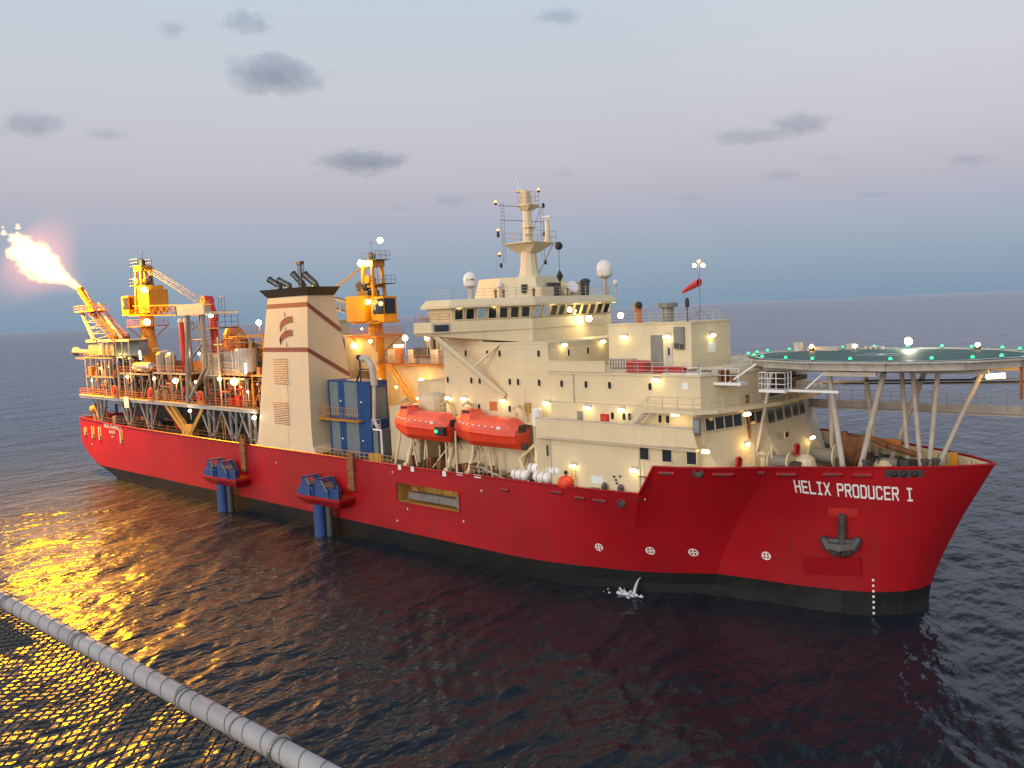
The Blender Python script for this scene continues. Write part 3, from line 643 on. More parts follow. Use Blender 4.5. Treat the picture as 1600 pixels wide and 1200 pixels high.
g=MB(); g.lathe((124.6,-1,26.2),[(.65,0),(.65,1.5),(1.1,1.55),(1.1,2.0)],12); obj('ventilator',g,M['grey'],cab)
g=MB(); g.lathe((122.6,-3.6,26.2),[(.35,0),(.35,1.3),(.42,1.4),(.5,1.8),(.3,2.2)],10); g.cur=1; g.sph((122.9,-3.9,28.1),.38,10,6); obj('ventilator',g,[M['orangep'],M['black']],cab)
g=MB(); g.bar((129.6,-5.6,25.3),(129.6,-5.6,28.2),.12); g.cur=1; g.lathe((129.6,-5.6,27.7),[(.2,0),(.22,.5),(.15,.9)],8); obj('lamp_post',g,[M['rust'],M['black']],cab)
g=MB()
for i in range(9): g.box(120.9+.34*i,121.1+.34*i,-6.9,-6.3,21.7,22.6)
g.box(120.8,123.9,-6.9,-6.25,22.55,22.65); obj('slatted_rack',g,M['pale'],cab)
def red_locker(loc,sz,label):
    x,y,z=loc; g=MB(); g.prism([(x,y),(x+sz[0],y),(x+sz[0],y+sz[1]),(x,y+sz[1])],z,z+sz[2]*.8); o=thing('deck_locker',label,'locker',(x,y,z)); obj('box',g,M['redpaint'],o)
    g=MB(); g.prism([(x-.08,y-.08),(x+sz[0]+.08,y-.08),(x+sz[0]+.08,y+sz[1]+.08),(x-.08,y+sz[1]+.08)],z+sz[2]*.8,z+sz[2],[(x+.1,y+.1),(x+sz[0]-.1,y+.1),(x+sz[0]-.1,y+sz[1]-.1),(x+.1,y+sz[1]-.1)]); obj('lid',g,M['crane_red'],o)
    g=MB(); g.box(x+sz[0]*.45,x+sz[0]*.55,y-.12,y,z+sz[2]*.3,z+sz[2]*.7); obj('latch',g,M['grey'],o)
red_locker((125.6,-10.6,21.63),(2.1,1.2,1.1),'tall red deck locker in front of the upper cabin, beside the grey door')
red_locker((128.6,-10.9,21.63),(3.3,1.0,.6),'long low red locker on the cabin deck, forward of the tall one')
# ------------------------------------------------------------ bridge deck and wheelhouse
br=[(101.8,-16.7),(104.6,-16.7),(111.3,-7.6),(111.3,7.6),(104.6,16.7),(101.8,16.7)]
g=MB(); brb=[(101.8,-16.5),(104.5,-16.5),(111.25,-7.6),(111.25,7.6),(104.5,16.5),(101.8,16.5)]
g.prism(brb,[25.65,25.65,24.45,24.45,25.65,25.65],26.05,[(x,y) for x,y in br]); g.prism(br,26.05,27.15)
bd=obj('bridge_deck',g,M['cream'],ship)
g=MB(); g.prism([(101.7,-16.8),(104.65,-16.8),(111.4,-7.65),(111.4,7.65),(104.65,16.8),(101.7,16.8)],26.0,26.1); obj('deck_edge',g,M['creamfun'],bd)
# wing: rails and lookout box
g=MB(); g.rail([(102,-16.6,27.15),(104.4,-16.6,27.15),(105.7,-14.9,27.15)],.9,1.1,.05,3); g.rail([(102,16.6,27.15),(104.4,16.6,27.15)],.9,1.1,.05,3); obj('wing_railing',g,M['orangep'],bd)
g=MB(); g.prism([(104.7,-16.6),(105.9,-15.0),(105.6,-14.7),(104.4,-16.3)],25.95,27.05); g.cur=1; g.prism([(104.85,-16.45),(105.8,-15.2),(105.86,-15.25),(104.91,-16.5)],26.15,26.85); obj('lookout_window',g,[M['pale'],M['glass']],bd)
def par(a,b,r=.3,m=None,**k): g=MB(); g.cyl(a,b,r,n=8); return g
g=par((104.3,-16.0,25.7),(110.9,-12.25,18.9),.32); g.cyl((104.3,-15.4,25.7),(110.9,-12.1,18.9),.12,n=6); obj('wing_brace',g,M['cream'],bd)
g=par((110.2,-12.0,24.5),(107.9,-13.9,22.0),.14); obj('cross_brace',g,M['cream'],bd)
# wheelhouse with raked windows
wl=[(102.0,-14.4),(105.7,-14.4),(110.9,-7.4),(110.9,7.4),(105.7,14.4),(102.0,14.4)]; wt=[(102.0,-14.8),(105.9,-14.8),(111.5,-7.6),(111.5,7.6),(105.9,14.8),(102.0,14.8)]
g=MB(); g.prism(wl,27.15,28.6,wt); wh=obj('wheelhouse',g,M['cream'],ship)
rf=[(101.6,-15.4),(106.2,-15.4),(112.1,-7.9),(112.1,7.9),(106.2,15.4),(101.6,15.4)]; rt=[(101.9,-14.8),(105.9,-14.8),(111.5,-7.5),(111.5,7.5),(105.9,14.8),(101.9,14.8)]
g=MB(); g.prism(rf,28.6,28.85); g.prism(rf,28.85,29.55,rt); roof=obj('roof',g,M['cream'],wh)
def wins(a,b,n,w,lits=()):
    a=Vector(a);b=Vector(b); L=(b-a).length; d=(b-a).normalized(); nn=(d.y,-d.x)
    for i in range(n):
        c0=a+d*(L*(i+.5)/n)+Vector(nn)*.12; ww=w*L/n/2
        window(wh,tuple(c0-d*ww),tuple(c0+d*ww),27.35,28.45,nn,'window',.44,'lit' if i in lits else 'glass')
wins((105.7,-14.4),(110.9,-7.4),7,.68,(2,)); wins((110.9,-7.4),(110.9,7.4),10,.68,(0,1)); wins((110.9,7.4),(105.7,14.4),6,.68)
for p,n in (((106.6,-14.2,28.72),(.8,-.6,0)),((108.9,-11.0,28.72),(.8,-.6,0)),((111.9,-4.6,28.72),(1,0,0)),((111.9,-.2,28.72),(1,0,0)),((111.9,4.3,28.72),(1,0,0)),((110.6,9.2,28.72),(.8,.6,0))):
    g=MB(); g.cyl(Vector(p)-Vector((0,.45,0)),Vector(p)+Vector((0,.45,0)),.13,n=8); o=obj('eave_lamp',g,M['lampw'],roof); 
    plight('lamp_light',Vector(p)+Vector(n)*.25+Vector((0,0,-.5)),9,(1,.72,.28),.15,o)
def flood(parent,p,n,r,power,m='lampf',arm=True,col=(1,.76,.36)):
    n=Vector(n).normalized(); p=Vector(p); g=MB(); g.lathe(p-n*.35,[(r*.5,0),(r*1.05,.25),(r*1.1,.4)],12,n); g.cur=1; g.lathe(p,[(r,.0),(r,.06),(r*.7,.16),(.02,.2)],12,n)
    o=obj('floodlight',g,[M['dgrey'],M[m]],parent)
    if power: plight('lamp_light',p+n*(.45+r),power,col,r,o)
    return o
flood(bd,(112.0,2.0,26.75),(.55,-.8,.08),.36,220); flood(bd,(111.2,9.8,26.9),(.75,-.6,0),.34,60); flood(bd,(110.8,10.6,26.95),(.75,-.6,0),.3,0)
g=MB(); g.rail([(102,-14.6,29.55),(105.8,-14.6,29.55),(111.3,-7.4,29.55),(111.3,7.4,29.55),(105.8,14.6,29.55),(102,14.6,29.55)],1.05,1.7,.045,3); obj('roof_railing',g,M['pale'],roof)
g=MB(); text(g,'NO SMOKING',.28,.2,.08,.05,lambda u,v:Vector((111.95-.35*(v+.1)/.5,2.7+u,28.98+v))); obj('notice_lettering',g,M['dgrey'],roof)
# casing under the mast
g=MB(); g.prism([(99.5,-4.6),(104,-5.2),(108.6,-3.2),(108.6,3.2),(104,5.2),(99.5,4.6)],29.5,32.0,[(100.0,-4.1),(104,-4.6),(107.8,-2.6),(107.8,2.6),(104,4.6),(100.0,4.1)]); g.box(108.0,110.2,1.6,4.4,29.5,31.2); g.box(107.6,109.4,-3.6,-1.2,29.5,30.7)
cs=obj('mast_casing',g,M['cream'],wh)
g=MB(); g.box(108.62,108.9,-1.6,.8,29.7,31.2); g.box(106.9,107.2,-4.2,-3.4,30.1,31.1); objs('casing_louvre',g,M['dgrey'],wh)
g=MB(); g.lathe((110.6,3.4,29.5),[(.42,0),(.5,1.3),(.62,1.9),(.2,2.1)],10); obj('roof_ventilator',g,M['dgrey'],wh)
g=MB(); g.lathe((109.4,1.4,30.0),[(.5,0),(.45,1.0),(.8,1.4)],8,(.9,-.3,.5)); obj('roof_horn',g,M['white'],wh)
# radar mast
mast=obj('radar_mast',MB().lathe((104.7,0,31.9),[(1.65,0),(1.25,.5),(1.05,1.6),(.85,4.4)],10).lathe((104.7,0,36.2),[(.62,0),(.5,4.6)],8),M['creamfun'],ship,smooth=False)
g=MB(); g.prism([(103.6,-.8),(105.6,-.8),(105.6,.8),(103.6,.8)],35.0,36.1,[(102.8,-2.4),(107.2,-1.7),(107.2,2.0),(102.8,2.4)]); g.box(102.75,107.25,-2.4,2.4,36.1,36.2); obj('mast_platform',g,M['creamfun'],mast)
g=MB(); g.rail([(102.8,-2.35,36.2),(107.2,-2.35,36.2),(107.2,2.35,36.2),(102.8,2.35,36.2),(102.8,-2.35,36.2)],1.3,1.4,.05,2); g.rail([(104.1,-.9,40.75),(105.9,-.9,40.75),(105.9,.9,40.75),(104.1,.9,40.75),(104.1,-.9,40.75)],1.5,.6,.045,3); objs('platform_railing',g,M['pale'],mast)
g=MB(); g.prism([(104.2,-.5),(105.2,-.5),(105.2,.5),(104.2,.5)],40.1,40.7,[(104.0,-1.0),(106.0,-1.0),(106.0,1.0),(104.0,1.0)]); g.box(104.0,106.0,-1,1,40.7,40.78); g.box(104.0,105.0,-.4,.4,40.8,42.5); g.box(103.0,104.6,-.4,.4,42.5,42.65); g.prism([(104.4,-.9),(105.7,-.9),(105.7,.6),(104.4,.6)],38.0,38.15); g.box(104.8,105.5,-.8,.1,37.2,37.9); objs('top_platform',g,M['creamfun'],mast)
g=MB(); g.bar((103.4,0,42.6),(103.4,0,44.2),.08); g.bar((104.0,0,42.6),(104.0,0,43.4),.05); g.sph((103.4,0,44.2),.16); obj('wind_sensor',g,M['white'],mast)
g=MB()
for y0,sx in ((-5.6,-1),(5.6,1)):
    pass
g.bar((103.7,-4.2,40.6),(104.6,0,40.6),.07); g.bar((103.7,-3.9,38.9),(104.6,0,38.9),.07); g.bar((105.0,2.8,40.6),(104.6,0,40.6),.07); g.bar((105.0,2.8,38.9),(104.6,0,38.9),.07)
for y in (-3.7,-3.2): g.bar((103.8,y,33.9),(103.8,y,41.0),.05)
for k in range(16): g.bar((103.8,-3.7,34+.45*k),(103.8,-3.2,34+.45*k),.03)
for y in (2.2,2.7): g.bar((105.0,y,34.2),(105.0,y,40.8),.05)
g.bar((106.2,.6,40.0),(104.9,.3,37.0),.05); g.bar((107.0,2.0,36),(105.6,.8,32.6),.07)
obj('signal_yard',g,M['grey'],mast)
for (x,y,z,m_) in ((103.6,-4.4,41.0,'lampr'),(103.6,-4.2,37.7,'lampr'),(103.6,-4.1,34.9,'lampr'),(105.9,.9,42.6,'lampr')):
    g=MB(); g.cur=1; g.lathe((x,y,z-.35),[(.16,0),(.18,.25)],8); g.cur=0; g.sph((x,y,z),.17,10,6); obj('signal_lamp',g,[M[m_],M['black']],mast)
g=MB()
for (x,y,z) in ((105.0,2.8,40.9),(105.0,2.8,37.4),(105.0,2.8,33.9),(103.7,-4.0,33.5),(103.6,-4.2,37.1)): g.lathe((x,y,z-.25),[(.17,0),(.2,.3),(.12,.55)],8)
objs('unlit_signal_lamp',g,M['black'],mast)
g=MB(); g.lathe((106.5,1.6,36.2),[(.5,0),(.34,.8),(.24,2.5),(.3,2.7)],8); g.cur=1; g.box(105.8,107.2,1.45,1.75,39.2,39.42); g.bar((106.5,1.6,38.8),(106.5,1.6,39.3),.08); obj('radar_scanner',g,[M['creamfun'],M['white']],mast)
g=MB(); g.bar((102.5,-3.4,30),(102.4,-3.4,34.8),.025); g.bar((108,-6.4,29.6),(108,-6.4,31.3),.025); g.bar((111,6.5,29.6),(111,6.5,32.6),.025); g.bar((104.2,-9.5,29.6),(104.2,-9.5,31.8),.025); objs('whip_antenna',g,M['grey'],wh)
g=MB()
for x,y in ((107.5,-9.3),(106.7,-7.1),(109.5,-5.0),(110.5,0)): g.lathe((x,y,29.55),[(.14,0),(.14,.7),(.25,.8),(.05,1.0)],8)
objs('roof_searchlight',g,M['rust'],roof)
# day shapes on a halyard
g=MB(); g.bar((110.2,-1,29.6),(110.2,-1,35.6),.05); g.sph((110.2,-1,35.4),.48,12,8); g.lathe((110.2,-1,31.9),[(.02,-.75),(.42,0),(.02,.75)],8); tag(obj('day_signal',g,M['black'],None,loc=(110.2,-1,29.6)),'black ball and diamond shapes strung on a line in front of the radar mast','day signal')
# radomes
def radome(x,y,z,r,h,label,mark):
    t=thing('radome',label,'satellite dome',(x,y,z),'white satellite domes on the bridge roof')
    g=MB(); g.lathe((x,y,z),[(.28 if r>.6 else .1,0),(.28 if r>.6 else .1,h),(r*.6,h+.15*r),(r*.85,h+.3*r)],12); obj('pedestal',g,M['pale'],t)
    g=MB(); pr=[(r*.85,0),(r,.25*r),(r,1.15*r)]+[(r*math.cos(a),1.15*r+r*math.sin(a)) for a in [R(15*k) for k in range(1,6)]]+[(.03,2.15*r)]
    g.lathe((x,y,z+h+.3*r),pr,20); dm=obj('dome',g,M['white'],t,smooth=True)
    if mark:
        g=MB(); cz=z+h+.3*r+.95*r
        def q(u,v,o=.02): a=-.75+u/r; return (x+(r+o)*math.cos(a),y+(r+o)*math.sin(a),cz+v)
        for k in range(6):
            a0,a1=math.pi*(.5+k/6),math.pi*(.5+(k+1)/6); g.add([q(-.25+.2*math.cos(a0),.2*math.sin(a0)),q(-.25+.2*math.cos(a1),.2*math.sin(a1)),q(-.25+.12*math.cos(a1),.12*math.sin(a1)),q(-.25+.12*math.cos(a0),.12*math.sin(a0))],[(0,1,2,3)])
        for u in (-.1,.1,.3): g.add([q(u,-.09),q(u+.15,-.09),q(u+.15,.09),q(u,.09)],[(0,1,2,3)])
        obj('emblem',g,M['dgrey'],dm)
radome(104.2,-9.9,29.55,.78,1.25,'white satellite dome with a dark emblem, left side of the bridge roof',True)
radome(107.2,12.3,29.55,1.02,2.2,'largest plain white satellite dome, tall post at the right end of the bridge roof',False)
radome(104.4,-4.3+-.9,29.55,.30,1.25,'small white dome on a thin post left of the mast casing',False)
radome(107.6,14.2,29.55,.32,1.35,'small white dome right beside the largest satellite dome',False)
# ------------------------------------------------------------ funnel
fl=[(64.7,-14.5),(77.7,-14.5),(78.3,-14.5),(78.3,-7.4),(64.7,-7.4)]
g=MB()
prof=[(10.2,63.9,78.6,-6.9),(11.2,64.6,78.0,-7.3),(14,65.3,77.9,-7.4),(18,66.2,78.0,-7.6),(23,67.3,78.2,-8.3),(27.5,68.4,78.5,-9.3),(31.4,69.6,78.9,-10.4)]
vs=[];
for z,x0,x1,yi in prof: vs+=[(x0,-14.5,z),(x1,-14.5,z),(x1-.1,yi,z),(x0,yi,z)]
g.add(vs,[(j*4+i,j*4+(i+1)%4,(j+1)*4+(i+1)%4,(j+1)*4+i) for j in range(len(prof)-1) for i in range(4)])
fun=obj('funnel',g,M['creamfun'],ship)
g=MB(); g.prism([(69.5,-14.56),(79.0,-14.56),(79.0,-10.3),(69.5,-10.3)],31.2,32.3,[(68.4,-15.1),(79.9,-15.1),(79.9,-9.9),(68.4,-9.9)]); obj('black_cap',g,M['black'],fun)
def pz(z,k): return float(np.interp(z,[p[0] for p in prof],[p[k] for p in prof]))
g=MB()
for zc,zi in ((30.05,26.4),(24.1,20.3)):
    a,b=zc-.3,zc+.3
    g.add([(pz(a,1)-.02,-14.53,a),(pz(a,2)+.03,-14.53,a),(pz(b,2)+.03,-14.53,b),(pz(b,1)-.02,-14.53,b)],[(0,1,2,3)])
    g.add([(pz(a,2)+.03,-14.53,a),(pz(zi,2)+.03,pz(zi,3),zi-.3),(pz(zi,2)+.03,pz(zi,3),zi+.3),(pz(b,2)+.03,-14.53,b)],[(0,1,2,3)])
obj('maroon_stripe',g,M['band'],fun)
# two swooshes and a thin upright
g=MB()
def sw(x0,z0,w,h):
    top=[(0,.30),(.15,.62),(.4,.86),(.7,.98),(1,1)]; bot=[(.02,-.25),(.2,.12),(.45,.35),(.75,.48),(1,.5)]
    v=[(x0+w*u,-14.54,z0+h*t) for u,t in top]+[(x0+w*u,-14.54,z0+h*t) for u,t in bot]
    g.add(v,[(i,5+i,6+i,i+1) for i in range(4)])
sw(72.0,26.9,3.2,1.7); sw(71.8,25.1,3.2,1.7)
g.add([(71.8,-14.54,25.6),(72.15,-14.54,25.9),(72.0,-14.54,24.6)],[(0,1,2)])
g.cur=1
for a,b in ((28.55,29.2),(26.3,27.1),(24.5,25.2)): g.add([(73.35,-14.55,a),(73.55,-14.55,a),(73.5,-14.55,b),(73.4,-14.55,b)],[(0,1,2,3)])
obj('funnel_emblem',g,[M['band'],M['black']],fun)
for a,b in ((19.35,22.9),(13.7,16.9)):
    g=MB(); x0=70.2-.04*(22.9-b); g.box(x0-(22.9-a)*.08,x0+3.1-(22.9-a)*.02,-14.56,-14.5,a,b); obj('louvre_panel',g,M['louv'],fun)
g=MB(); g.box(69.9,72.9,-14.53,-14.5,16.95,19.3); g.box(69.2,72.4,-14.53,-14.5,10.9,13.6); objs('plain_panel',g,M['cream'],fun)
for (x,y,r,hh) in ((72.2,-14.2,.42,1.5),(74.4,-14.2,.40,1.3),(74.6,-12.0,.42,2.2),(77.9,-12.4,.46,1.9)):
    g=MB(); a=Vector((x,y,32.2)); m1=a+Vector((0,0,.5)); e=a+Vector((-1.5,-.6,hh)); g.cyl(a,m1,r,n=12); g.sph(m1,r,12,8); g.cyl(m1,e,r,n=12,cap=False); d=(e-m1).normalized(); g.cur=1; g.cyl(e-d*.02,e-d*.05,r*.85,n=12); g.cyl(e-d*.1,e+d*.04,r*1.12,r*1.12,n=12,cap=False); obj('exhaust_pipe',g,[M['soot'],M['black']],fun,smooth=True)
g=MB(); g.truss((75.0,-12.6,32.2),(75.0,-12.6,35.6),.55,.55,7,.05); g.box(74.3,75.4,-12.9,-12.3,35.5,35.9); g.bar((75.0,-12.6,32),(75,-12.6,35.6),.12); obj('vent_mast',g,M['dgrey'],fun)
# ------------------------------------------------------------ helideck over the bow
HC=(146.1,0.0); HR=12.1; HZ=22.72
oc=[(HC[0]+HR*math.cos(R(15+30*i)),HC[1]+.75*HR*math.sin(R(15+30*i))) for i in range(12)]
oi=[(HC[0]+(HR-1.5)*math.cos(R(15+30*i)),HC[1]+.75*(HR-1.5)*math.sin(R(15+30*i))) for i in range(12)]
on=[(HC[0]+(HR+1.5)*math.cos(R(15+30*i)),HC[1]+.75*(HR+1.5)*math.sin(R(15+30*i))) for i in range(12)]
g=MB(); g.prism(oc,HZ-.22,HZ); heli=obj('helideck',g,M['helig'],ship)
g=MB(); 
for i in range(12):
    a,b=oc[i],oc[(i+1)%12]; c_,d_=[(HC[0]+(p[0]-HC[0])*.965,HC[1]+(p[1]-HC[1])*.965) for p in (b,a)]
    g.add([(*a,HZ+.006),(*b,HZ+.006),(*c_,HZ+.006),(*d_,HZ+.006)],[(0,1,2,3)])
for r0,r1 in ():
    n=40
    for i in range(n):
        a0,a1=2*math.pi*i/n,2*math.pi*(i+1)/n
        g.add([(HC[0]+r*math.cos(a),HC[1]+r*math.sin(a),HZ+.006) for r,a in ((r0,a0),(r1,a0),(r1,a1),(r0,a1))],[(0,1,2,3)])
for s in (-1.1,1.1): g.add([(HC[0]-1.8,s-.2,HZ+.006),(HC[0]+1.8,s-.2,HZ+.006),(HC[0]+1.8,s+.2,HZ+.006),(HC[0]-1.8,s+.2,HZ+.006)],[(0,1,2,3)])
g.add([(HC[0]-.2,-.9,HZ+.006),(HC[0]+.2,-.9,HZ+.006),(HC[0]+.2,.9,HZ+.006),(HC[0]-.2,.9,HZ+.006)],[(0,1,2,3)])
objs('painted_marking',g,M['white'],heli,.05)
g=MB(); g.prism([(HC[0]+(p[0]-HC[0])*.97,(p[1])*.97) for p in oc],HZ-1.15,HZ-.22)
g=MB()
for i in range(12):
    a,b=Vector((*oc[i],HZ-.7)),Vector((*oc[(i+1)%12],HZ-.7)); a=Vector((HC[0],0,HZ-.7)).lerp(a,.965); b=Vector((HC[0],0,HZ-.7)).lerp(b,.965)
    d=(b-a).normalized(); nn=Vector((d.y,-d.x,0))*.12
    g.prism([tuple((a-nn)[:2]),tuple((b-nn)[:2]),tuple((b+nn)[:2]),tuple((a+nn)[:2])],HZ-.8,HZ-.23)
for x in (139,143,147,151,155): 
    w=math.sqrt(max(0,(HR*.9)**2-(x-HC[0])**2))*.74; g.box(x-.15,x+.15,-w,w,HZ-.9,HZ-.23)
for y in (-8,-4,0,4,8): 
    w=math.sqrt(max(0,(HR*.9)**2-(y/.75)**2)); g.box(HC[0]-w,HC[0]+w,y-.15,y+.15,HZ-1.3,HZ-.92)
obj('deck_girder',g,M['pale'],heli)
g=MB()
for i in range(12):
    a,b=Vector((*oc[i],HZ-.25)),Vector((*oc[(i+1)%12],HZ-.25)); c_,d_=Vector((*on[i],HZ-.02)),Vector((*on[(i+1)%12],HZ-.02))
    g.bar(c_,d_,.10); g.bar(a,c_,.08)
    for k in range(0,7): t=k/6; g.bar(a.lerp(b,t),c_.lerp(d_,t),.05)
    for k in range(1,5): t=k/5; g.bar(a.lerp(c_,t),b.lerp(d_,t),.022)
obj('perimeter_net',g,M['pale'],heli)
for i in range(12):
    a,b=Vector((*oc[i],HZ+.02)),Vector((*oc[(i+1)%12],HZ+.02)); a=Vector((HC[0],0,HZ)).lerp(a,1.01); b=Vector((HC[0],0,HZ)).lerp(b,1.01)
    for t in (0.0,.5):
        p=a.lerp(b,t+.06); p.z=HZ+.05; g=MB(); g.cur=1; g.cyl(p,p+Vector((0,0,.1)),.14,n=8); g.cur=0; g.sph((p.x,p.y,p.z+.18),.15,8,6); obj('green_deck_light',g,[M['lampg'],M['dgrey']],heli)
for p,ty in (((137.6,5.2,HZ+.4),'lampo'),((141.2,7.4,HZ+.3),'lampw'),((152.3,7.2,HZ+.4),'lampw')):
    g=MB(); g.box(p[0]-.22,p[0]+.22,p[1]-.15,p[1]+.15,HZ,p[2]); g.cur=1; g.sph(p,.24,10,6); obj('deck_floodlight',g,[M['dgrey'],M[ty]],heli)
fl_=flood(heli,(146.0,8.2,HZ+.75),(.45,-.85,.12),.36,420,'lampf',col=(1,.93,.72))
g=MB(); g.prism(octo(137.0,140.0,5.6,7.0),HZ,HZ+.35); g.box(140.4,141.0,7.0,7.5,HZ,HZ+.6); g.box(136.0,136.7,4.6,5.2,HZ-.2,HZ+.9)
for i in range(4): g.box(142.0+i*.5,142.3+i*.5,7.6,8.0,HZ,HZ+.3)
objs('deck_edge_equipment',g,M['pale'],heli)
# orange lamp and drop tube under the seaward edge
g=MB(); g.cyl((155.3,-3.4,21.2),(156.6,-3.4,21.3),.2,n=8); obj('under_deck_lamp',g,M['lampo'],heli); plight('lamp_light',(156,-2.6,20.7),90,(1,.5,.14),.2,heli)
g=MB(); g.bar((157.3,-1.0,22.4),(157.3,-1.0,19.2),.16); g.bar((157.9,1.5,22.4),(157.9,1.5,17.5),.2); objs('drain_downpipe',g,M['rust'],heli)
# legs
g=MB()
for a,b,r in (((135.5,-6.5,21.7),(135.5,-6.5,12.3),.19),((138.6,-6.5,21.5),(136.7,-6.5,12.3),.17),((143.6,-6.0,21.8),(144.9,-6.0,12.3),.24),((148.1,-5.6,21.6),(145.6,-4.6,12.3),.24),
              ((149.3,-2.0,21.6),(150.0,-1.8,12.3),.20),((151.7,-3.4,21.6),(150.6,-2.0,12.3),.20),((154.8,-2.2,21.7),(150.9,-1.6,12.3),.20),((142.5,6.0,21.6),(143.7,6.0,12.3),.24),((148.5,5.6,21.6),(145.5,4.6,12.3),.24),
              ((135.5,6.5,21.6),(136.5,6.5,12.3),.2),((140.6,2.0,21.5),(140.9,2.0,12.3),.22),((147.2,2,21.6),(148.1,1.0,12.3),.2)):
    g.cyl(a,b,r,n=10)
objs('support_leg',g,M['pale'],heli,0)
g=MB(); g.box(133.6,158.6,9.0,9.5,16.6,17.3); g.bar((137.2,9.2,19.0),(158.5,9.2,19.6),.22)
g.box(133.6,158.6,8.0,10.4,16.5,16.62); g.rail([(138,8.1,16.62),(158.4,8.1,16.62)],1.9,1.3,.05,4)
g.bar((137.5,4,19.6),(156.5,4,20.4),.14)
objs('cantilever_walkway',g,M['pale'],heli)
g=MB(); g.bar((140,7.4,19.2),(158.4,7.6,19.9),.16); g.path([(144,2,20.1),(153,2,20.4),(154,2,20.9),(154,2,21.9)],.09); objs('fire_main',g,M['dgrey'],heli)
g=MB(); g.box(157.4,157.8,6.5,7.0,15.8,22.0); obj('lit_post',g,M['orangep'],heli)  # orange light on the post is painted as its colour
# access basket and gangway on the starboard side
g=MB(); g.prism([(138.8,-9.6),(141.2,-9.6),(141.2,-8.3),(138.8,-8.3)],20.0,20.25); g.rail([(138.8,-9.6,20.25),(141.2,-9.6,20.25),(141.2,-8.3,20.25)],1.5,.75,.06,3); g.rail([(138.8,-8.3,20.25),(138.8,-9.6,20.25)],1.5,.6,.06,3); g.bar((142.6,-8.5,20.3),(144.2,-8.0,21.9),.1); g.box(141.2,145.5,-8.9,-8.1,20.05,20.25); obj('access_basket',g,M['white'],heli)
g=MB(); g.box(131.0,137.5,-10.4,-8.9,20.6,20.85); g.rail([(131.0,-10.4,20.85),(137.3,-10.4,20.85)],1.3,1.2,.05,2); g.bar((136,-10.0,20.7),(138.0,-8.4,22.4),.14); g.prism([(130.4,-11.8),(134.4,-11.8),(134.4,-8.9),(130.4,-8.9)],21.62,21.72)
obj('access_gangway',g,M['white'],heli)
g=MB()
for i in range(10): g.box(131.2+i*.55,131.5+i*.55,-9.9,-9.3,20.85,21.9 if i%3 else 21.5)
objs('hose_cabinet',g,M['rust'],heli)
# short lattice under the helideck with small sodium lamps
for p in ((136.3,-7.2,18.4),(136.6,-7.4,14.9)):
    g=MB(); g.sph(p,.22,8,6); g.cur=1; g.cyl((p[0],p[1],p[2]-.5),p,.08,n=6); o=obj('pillar_lamp',g,[M['lampo'] if p[2]>18 else M['lampw'],M['dgrey']],heli); plight('lamp_light',(p[0]+.3,p[1]-.5,p[2]),40,(1,.55,.18),.2,o)
g=MB(); g.bar((136.6,-6.9,12.3),(136.4,-6.9,19.4),.26); obj('dark_pipe_riser',g,M['rust'],heli)
plight('lamp_light',(140,3,20.4),60,(1,.5,.18),.3,heli)
# ------------------------------------------------------------ windsock and lamp mast
t=thing('windsock','red windsock blown aft on the thin lamp mast above the upper cabin','windsock',(129.0,-2,26.25))
g=MB(); g.bar((129,-2,26.2),(129,-2,31.9),.07); g.bar((129,-2,26.2),(128.4,-2,27.6),.04); 
for dx,dy in ((-1.1,-.5),(.9,.6),(.3,-1.1)): g.bar((129,-2,27.4),(129+dx,-2+dy,26.25),.04)
obj('mast_pole',g,M['grey'],t)
g=MB(); a=Vector((129,-2,30.15)); pts=[(0,.38),(.25,.36),(.55,.30),(.8,.22),(1,.13)]; vs=[];n=12
for u,r in pts:
    c_=a+Vector((-1.75*u,-.35*u,-.75*u-.18*u*u)); 
    for i in range(n): q=2*math.pi*i/n; vs.append(c_+Vector((r*.3*math.cos(q),r*math.cos(q)*.9,r*math.sin(q))))
g.add(vs,[(j*n+i,j*n+(i+1)%n,(j+1)*n+(i+1)%n,(j+1)*n+i) for j in range(4) for i in range(n)]); obj('sock',g,M['crane_red'],t,smooth=True)
for p,ty in (((128.65,-2.3,31.85),'lampf'),((129.3,-1.7,31.85),'lampf'),((129.0,-2.0,32.25),'lampr')):
    g=MB(); g.sph(p,.19,8,6); g.cur=1; g.cyl((p[0],p[1],p[2]-.3),(p[0],p[1],p[2]-.12),.1,n=6); obj('mast_lamp',g,[M[ty],M['dgrey']],t)
